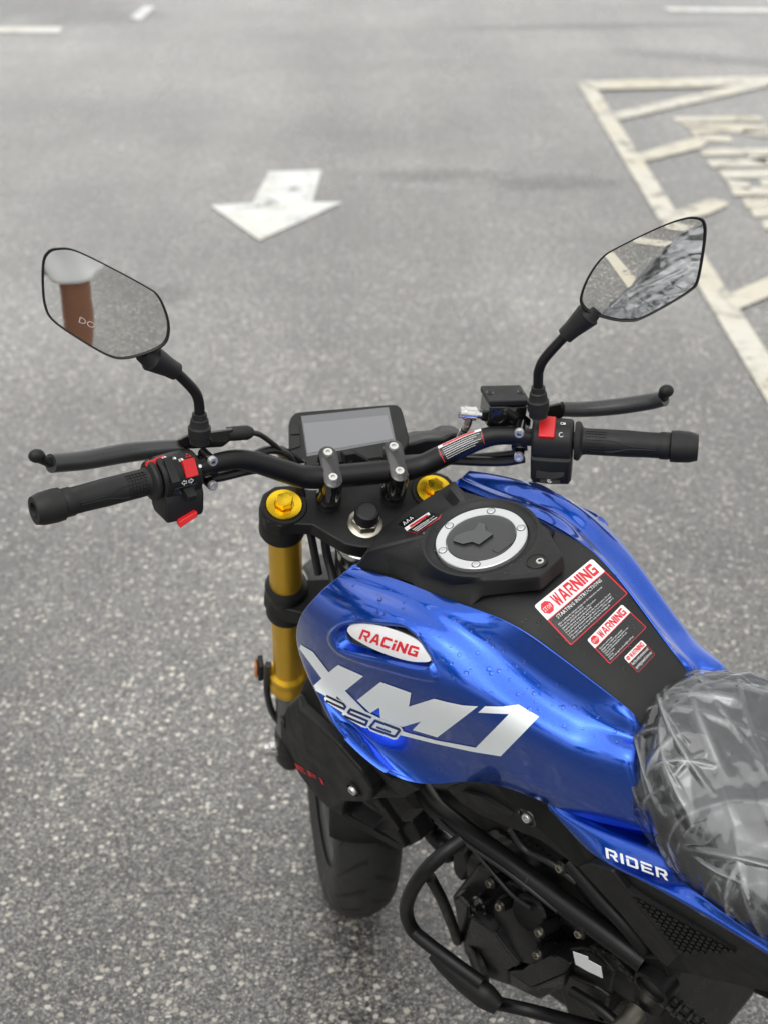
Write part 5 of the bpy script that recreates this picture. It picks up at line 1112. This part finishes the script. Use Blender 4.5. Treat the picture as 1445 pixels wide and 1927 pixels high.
for k in range(80):
    a_=vis[fr_.integers(len(vis))]
    for _ in range(40):
        b_=vis[fr_.integers(len(vis))]
        if .05<np.linalg.norm(b_-a_)<.2 and abs(b_[1]-a_[1])<.16: break
    ab=b_-a_; tt=np.clip((PF-a_)@ab/(ab@ab),0,1); q=PF-(a_+tt[:,None]*ab); pl=nrm(np.cross(ab,(a_+b_)/2-np.array([0,-.7,.72])))
    dd=np.abs(q@pl+warp[:,k%2]*.006)+np.where((tt<=0)|(tt>=1),.02,0)
    long_=np.maximum(long_,np.clip(1-dd/(.0025+.0018*(k%3)),0,1)*np.sin(math.pi*tt)**.5*(.5+.5*fr_.random()))
dsp+=.0035*long_; cre=np.clip(np.maximum(cre*.45,long_**2.5),0,1)
dsp=dsp.reshape(nu,nv); cre=cre.reshape(nu,nv)
du=np.gradient(FG,axis=0); dv=np.gradient(FG,axis=1); nn=np.cross(du,dv); nn/=np.linalg.norm(nn,axis=2,keepdims=True)+1e-12
nn*=np.where((nn*(FG-np.array([0,-.75,.80]))).sum(2,keepdims=True)<0,-1,1)
F2=FG+nn*(dsp[...,None]+.003)
hem=np.array([.006*mn.noise(Vector((i*.12,0,0)))+.003*mn.noise(Vector((i*.5,3,0))) for i in range(nu)])
for k in range(6):
    w=(6-k)/6; F2[:,k,2]+=hem*w-.010*w; F2[:,-1-k,2]+=hem*w-.010*w
mb=MB(); mb.grid(F2)
wb=[tuple(Rb@np.asarray(p)+Tb) for p in mb.v]; mb.v=wb
fl=mb.build('plastic_film','film',None,angle=180,fixn=True)
at=fl.data.attributes.new('crease','FLOAT','POINT'); at.data.foreach_set('value',cre.reshape(-1).astype(np.float32))
tag(fl,'crinkled clear plastic film wrapped over the black motorcycle seat','plastic film')

# ------------------------------------------------------------------ rain drops standing on the bodywork
def drops(name,bvh,poly,n,parent,rmin=.0006,rmax=.0017,cluster=False,mesh='water'):
    poly=np.array(poly,float); lo,hi=poly.min(0),poly.max(0); mb=MB(); k=0; tries=0
    while k<n and tries<n*20:
        tries+=1
        q=lo+rng.random(2)*(hi-lo)
        if inpoly(poly,q[None])[0]>-2: continue
        grp=[q] if not cluster else [q+rng.normal(0,5,2) for _ in range(rng.integers(2,7))]
        for g_ in grp:
            h=cast(bvh,*g_)
            if h is None: continue
            r=rmin+(rmax-rmin)*rng.random()**2.2; n_=h[1]; t=nrm(np.cross(n_,[.3,.5,.8])); b=np.cross(n_,t)
            rings=[[h[0]+n_*r*hh+ (t*math.cos(a)+b*math.sin(a))*r*rr for a in np.linspace(0,2*math.pi,8,endpoint=False)] for rr,hh in((1,-.05),(.95,.25),(.7,.5),(.3,.62))]
            mb.loft(rings)
            k+=1
    o=mb.build(name,mesh,parent,angle=180); o['kind']='stuff'; return o
drops('rain_drops',tank_bvh,[(650,1090),(760,1110),(900,1180),(1180,1360),(1190,1430),(1000,1360),(830,1270),(700,1190),(640,1150)],90,tl_,.0012,.0033)
drops('rain_drops',tank_bvh,[(570,1190),(640,1190),(700,1290),(820,1290),(830,1480),(700,1430),(600,1300)],50,tl_,.0007,.0016)
drops('rain_drops',cover_bvh,[(700,1050),(800,960),(940,960),(1020,1000),(1030,1070),(880,1090),(790,1070)],150,cov,.0007,.0017,True)
drops('rain_drops',pad_bvh,[(900,1120),(1045,1075),(1080,1010),(1180,1110),(1280,1280),(1230,1340),(1060,1230)],150,pad,.0007,.0017,True)

# ------------------------------------------------------------------ the person standing behind, seen in the left-hand mirror
M['skin']=mat('brown_skin',(.27,.125,.072),.5,bump=.15,bscale=300)
M['shorts']=mat('white_cotton',(.88,.88,.87),.8,bump=.3,bscale=900)
M['shirt']=mat('grey_cotton',(.25,.26,.28),.85,bump=.3,bscale=900)
M['hair']=mat('black_hair',(.01,.009,.008),.45,bump=.5,bscale=300)
PX,PY=-.02,-.50
def skinned(name,verts,edges,rad,m,parent,sub=2):
    me=bpy.data.meshes.new(name); me.from_pydata([(PX+v[0],PY+v[1],v[2]) for v in verts],edges,[]); me.materials.append(M[m]); o=link(bpy.data.objects.new(name,me))
    if parent: o.parent=parent
    sk=o.modifiers.new('skin','SKIN'); sk.use_smooth_shade=True
    for i,r in enumerate(rad): me.skin_vertices[0].data[i].radius=(r if isinstance(r,tuple) else (r,r))
    me.skin_vertices[0].data[0].use_root=True
    s=o.modifiers.new('sub','SUBSURF'); s.levels=s.render_levels=sub; return o
V=[(0,0,.96),(0,0,1.10),(0,0,1.26),(0,.0,1.42),(0,.01,1.52),(0,.03,1.62),(0,.04,1.74)]; Rd=[(.15,.11),(.14,.10),(.15,.11),(.16,.10),(.055,.055),(.072,.085),(.075,.09)]
E_=[(i,i+1) for i in range(6)]
for s in(-1,1):
    b=len(V); V+=[(s*.10,0,.90),(s*.115,.015,.52),(s*.122,-.018,.37),(s*.12,-.02,.16),(s*.125,.05,.035),(s*.135,.16,.03)]; Rd+=[.088,.064,.070,.040,.038,.03]; E_+=[(0,b)]+[(b+i,b+i+1) for i in range(5)]
    b=len(V); V+=[(s*.19,0,1.42),(s*.23,.06,1.18),(s*.13,.33,1.38),(s*.08,.40,1.50)]; Rd+=[.055,.043,.034,.026]; E_+=[(3,b)]+[(b+i,b+i+1) for i in range(3)]
    hb=len(V)-1
    V+=[(s*.065,.425,1.56)]; Rd+=[(.034,.018)]; E_+=[(hb,hb+1)]; pb=hb+1
    for k in range(4):
        n0=len(V); x0=s*(.075-.008*k); V+=[(x0,.435,1.595+.006*k),(x0-s*.012,.442,1.622+.006*k),(x0-s*.028,.436,1.638+.005*k)]; Rd+=[.0095,.0085,.0075]; E_+=[(pb,n0),(n0,n0+1),(n0+1,n0+2)]
    n0=len(V); V+=[(s*.045,.415,1.575),(s*.030,.418,1.605)]; Rd+=[.011,.009]; E_+=[(pb,n0),(n0,n0+1)]
person=skinned('person',V,E_,Rd,'skin',None)
tag(person,'person in white shorts standing behind the motorcycle holding up a phone','person')
# shorts: waist to knee, with drape folds and open hems
mb=MB()
for s in(-1,1):
    g=[]
    for t in np.linspace(0,1,26):
        z=1.0-.42*t; cx=s*(.055+.062*t); row=[]
        for a in np.linspace(0,2*math.pi,48):
            rx=.105+.004*math.sin(3*a+9*t)+.014*t; ry=.125-.022*t
            f=1+.06*t*math.sin(6*a+s+5*t)+.05*math.sin(2*a+16*t+s)*min(1,3*t)*(1-.5*t)
            row.append((PX+cx+rx*f*math.cos(a),PY+.005+ry*f*math.sin(a),z+.012*math.sin(2*a+s)*t))
        g.append(row)
    mb.grid(g)
sh_=mb.build('shorts','shorts',person,angle=180); sh_.modifiers.new('t','SOLIDIFY').thickness=.003
mb=MB(); g=[]
for t in np.linspace(0,1,20):
    z=.96+.50*t; row=[]
    for a in np.linspace(0,2*math.pi,48):
        w=.185-.03*math.sin(math.pi*t)+.015*t; d_=.135-.02*t
        if t>.92: w*=.72
        row.append((PX+w*math.cos(a)*(1+.02*math.sin(4*a+9*t)),PY+d_*math.sin(a),z))
    g.append(row)
mb.grid(g); sh2=mb.build('shirt','shirt',person,angle=180); sh2.modifiers.new('t','SOLIDIFY').thickness=.003
for s in(-1,1):
    mb=MB(); mb.tube([(PX+s*.17,PY,1.44),(PX+s*.215,PY+.03,1.30),(PX+s*.225,PY+.07,1.20)],[.075,.066,.062],n=18); mb.build('sleeve','shirt',sh2)
    mb=MB(); mb.tube([(PX+s*.125,PY-.06,.025),(PX+s*.128,PY+.05,.03),(PX+s*.135,PY+.19,.022)],[.04,.046,.036],n=16,flat=.6); mb.build('shoe','rubber',person)
hd_=(PX,PY+.035,1.70)
mb=MB(); mb.ball((hd_[0],hd_[1]-.012,hd_[2]+.045),(.085,.098,.075),n=12); mb.build('hair','hair',person)
for s in(-1,1):
    mb=MB(); mb.ball((hd_[0]+s*.03,hd_[1]+.078,hd_[2]-.01),(.014,.008,.008)); mb.build('eye','white',person)
    mb=MB(); mb.ball((hd_[0]+s*.078,hd_[1]+.0,hd_[2]-.015),(.012,.02,.032)); mb.build('ear','skin',person)
mb=MB(); mb.ball((hd_[0],hd_[1]+.088,hd_[2]-.03),(.014,.02,.024)); mb.build('nose','skin',person)
M['lip']=mat('lips',(.2,.06,.05),.4); mb=MB(); mb.ball((hd_[0],hd_[1]+.078,hd_[2]-.068),(.026,.01,.008)); mb.build('mouth','lip',person)
# the phone held up behind the lens
mb=MB(); pc_=np.array([0,-.030,CZ-.03]); fw_=np.array([0,math.cos(PITCH),-math.sin(PITCH)]); up_=np.array([0,math.sin(PITCH),math.cos(PITCH)])
mb.box(np.array([0,0,CZ])-fw_*.012-up_*.055+X_*.02,(X_,up_,fw_),(.072,.148,.008)); ph=mb.build('phone','gloss',None,bevel=.003)
tag(ph,'black smartphone held up in both hands by the person','phone')

# ------------------------------------------------------------------ trees round the car park (behind and left of the camera; they show as dark reflections)
M['bark']=mat('bark',(.09,.07,.05),.8,bump=.6,bscale=40)
def leafmat():
    m=mat('leaves',(.05,.085,.025),.55,var=.2); n,b=nodes(m); b.inputs['Specular IOR Level'].default_value=.35
    a=n.nodes.new('ShaderNodeTexNoise'); a.inputs['Scale'].default_value=1.3; t=n.nodes.new('ShaderNodeTexCoord'); n.links.new(t.outputs['Object'],a.inputs['Vector'])
    q=n.nodes.new('ShaderNodeMix'); q.data_type='RGBA'; q.inputs[6].default_value=(.035,.065,.018,1); q.inputs[7].default_value=(.075,.11,.03,1); n.links.new(a.outputs['Fac'],q.inputs[0]); n.links.new(q.outputs[2],b.inputs['Base Color']); return m
M['leaf']=leafmat()
tree0=None
def make_tree():
    r=link(bpy.data.objects.new('broadleaf_tree',None)); mb=MB()
    mb.tube([(0,0,-.05),(.05,0,1.2),(.0,.1,2.6),(.1,.05,4.2)],[.24,.19,.15,.08],n=10)
    for k in range(7):
        a=k*.9+.3; h=1.9+.3*k; mb.tube([(0.03,.05,h),(.7*math.cos(a),.7*math.sin(a),h+.7),(1.6*math.cos(a),1.6*math.sin(a),h+1.4)],[.08,.055,.02],n=7)
    mb.build('trunk','bark',r); mb=MB(); tr=np.random.default_rng(5)
    for k in range(34):
        a=tr.random()*6.28; rr=2.3*math.sqrt(tr.random()); c=np.array([rr*math.cos(a),rr*math.sin(a),4.4+tr.normal(0,1.15)]); s_=.55+.5*tr.random()
        for _ in range(85):
            d=nrm(tr.normal(0,1,3)); p=c+d*s_*tr.random()**.4; n_=nrm(d+tr.normal(0,.6,3)); t=nrm(np.cross(n_,tr.normal(0,1,3))); b_=np.cross(n_,t); L_=.11+.08*tr.random()
            mb.add([p-t*L_,p+b_*L_*.5,p+t*L_,p-b_*L_*.5],[(0,1,2,3)])
    mb.build('crown','leaf',r,fixn=False,angle=180); return r
spots=[(-13,3.5,1.0),(-12,-3.,1.15),(-14.,9.5,1.1),(-9.,-9.5,1.2),(-2.0,-13.0,1.1),(5.0,-12.,1.2),(-17,-1.,1.4),(12.,-8.0,1.2)]
for k,(x,y,s_) in enumerate(spots):
    if k==0: r=tree0=make_tree()
    else:
        r=tree0.copy(); sc.collection.objects.link(r)
        for ch in tree0.children:
            c=ch.copy(); sc.collection.objects.link(c); c.parent=r
    r.location=(x,y,0); r.rotation_euler=(0,0,k*1.9); r.scale=(s_,s_,s_*(1+.06*(k%3)))
    tag(r,'broad leafy tree at the edge of the car park behind the motorcycle','tree','trees round the car park')
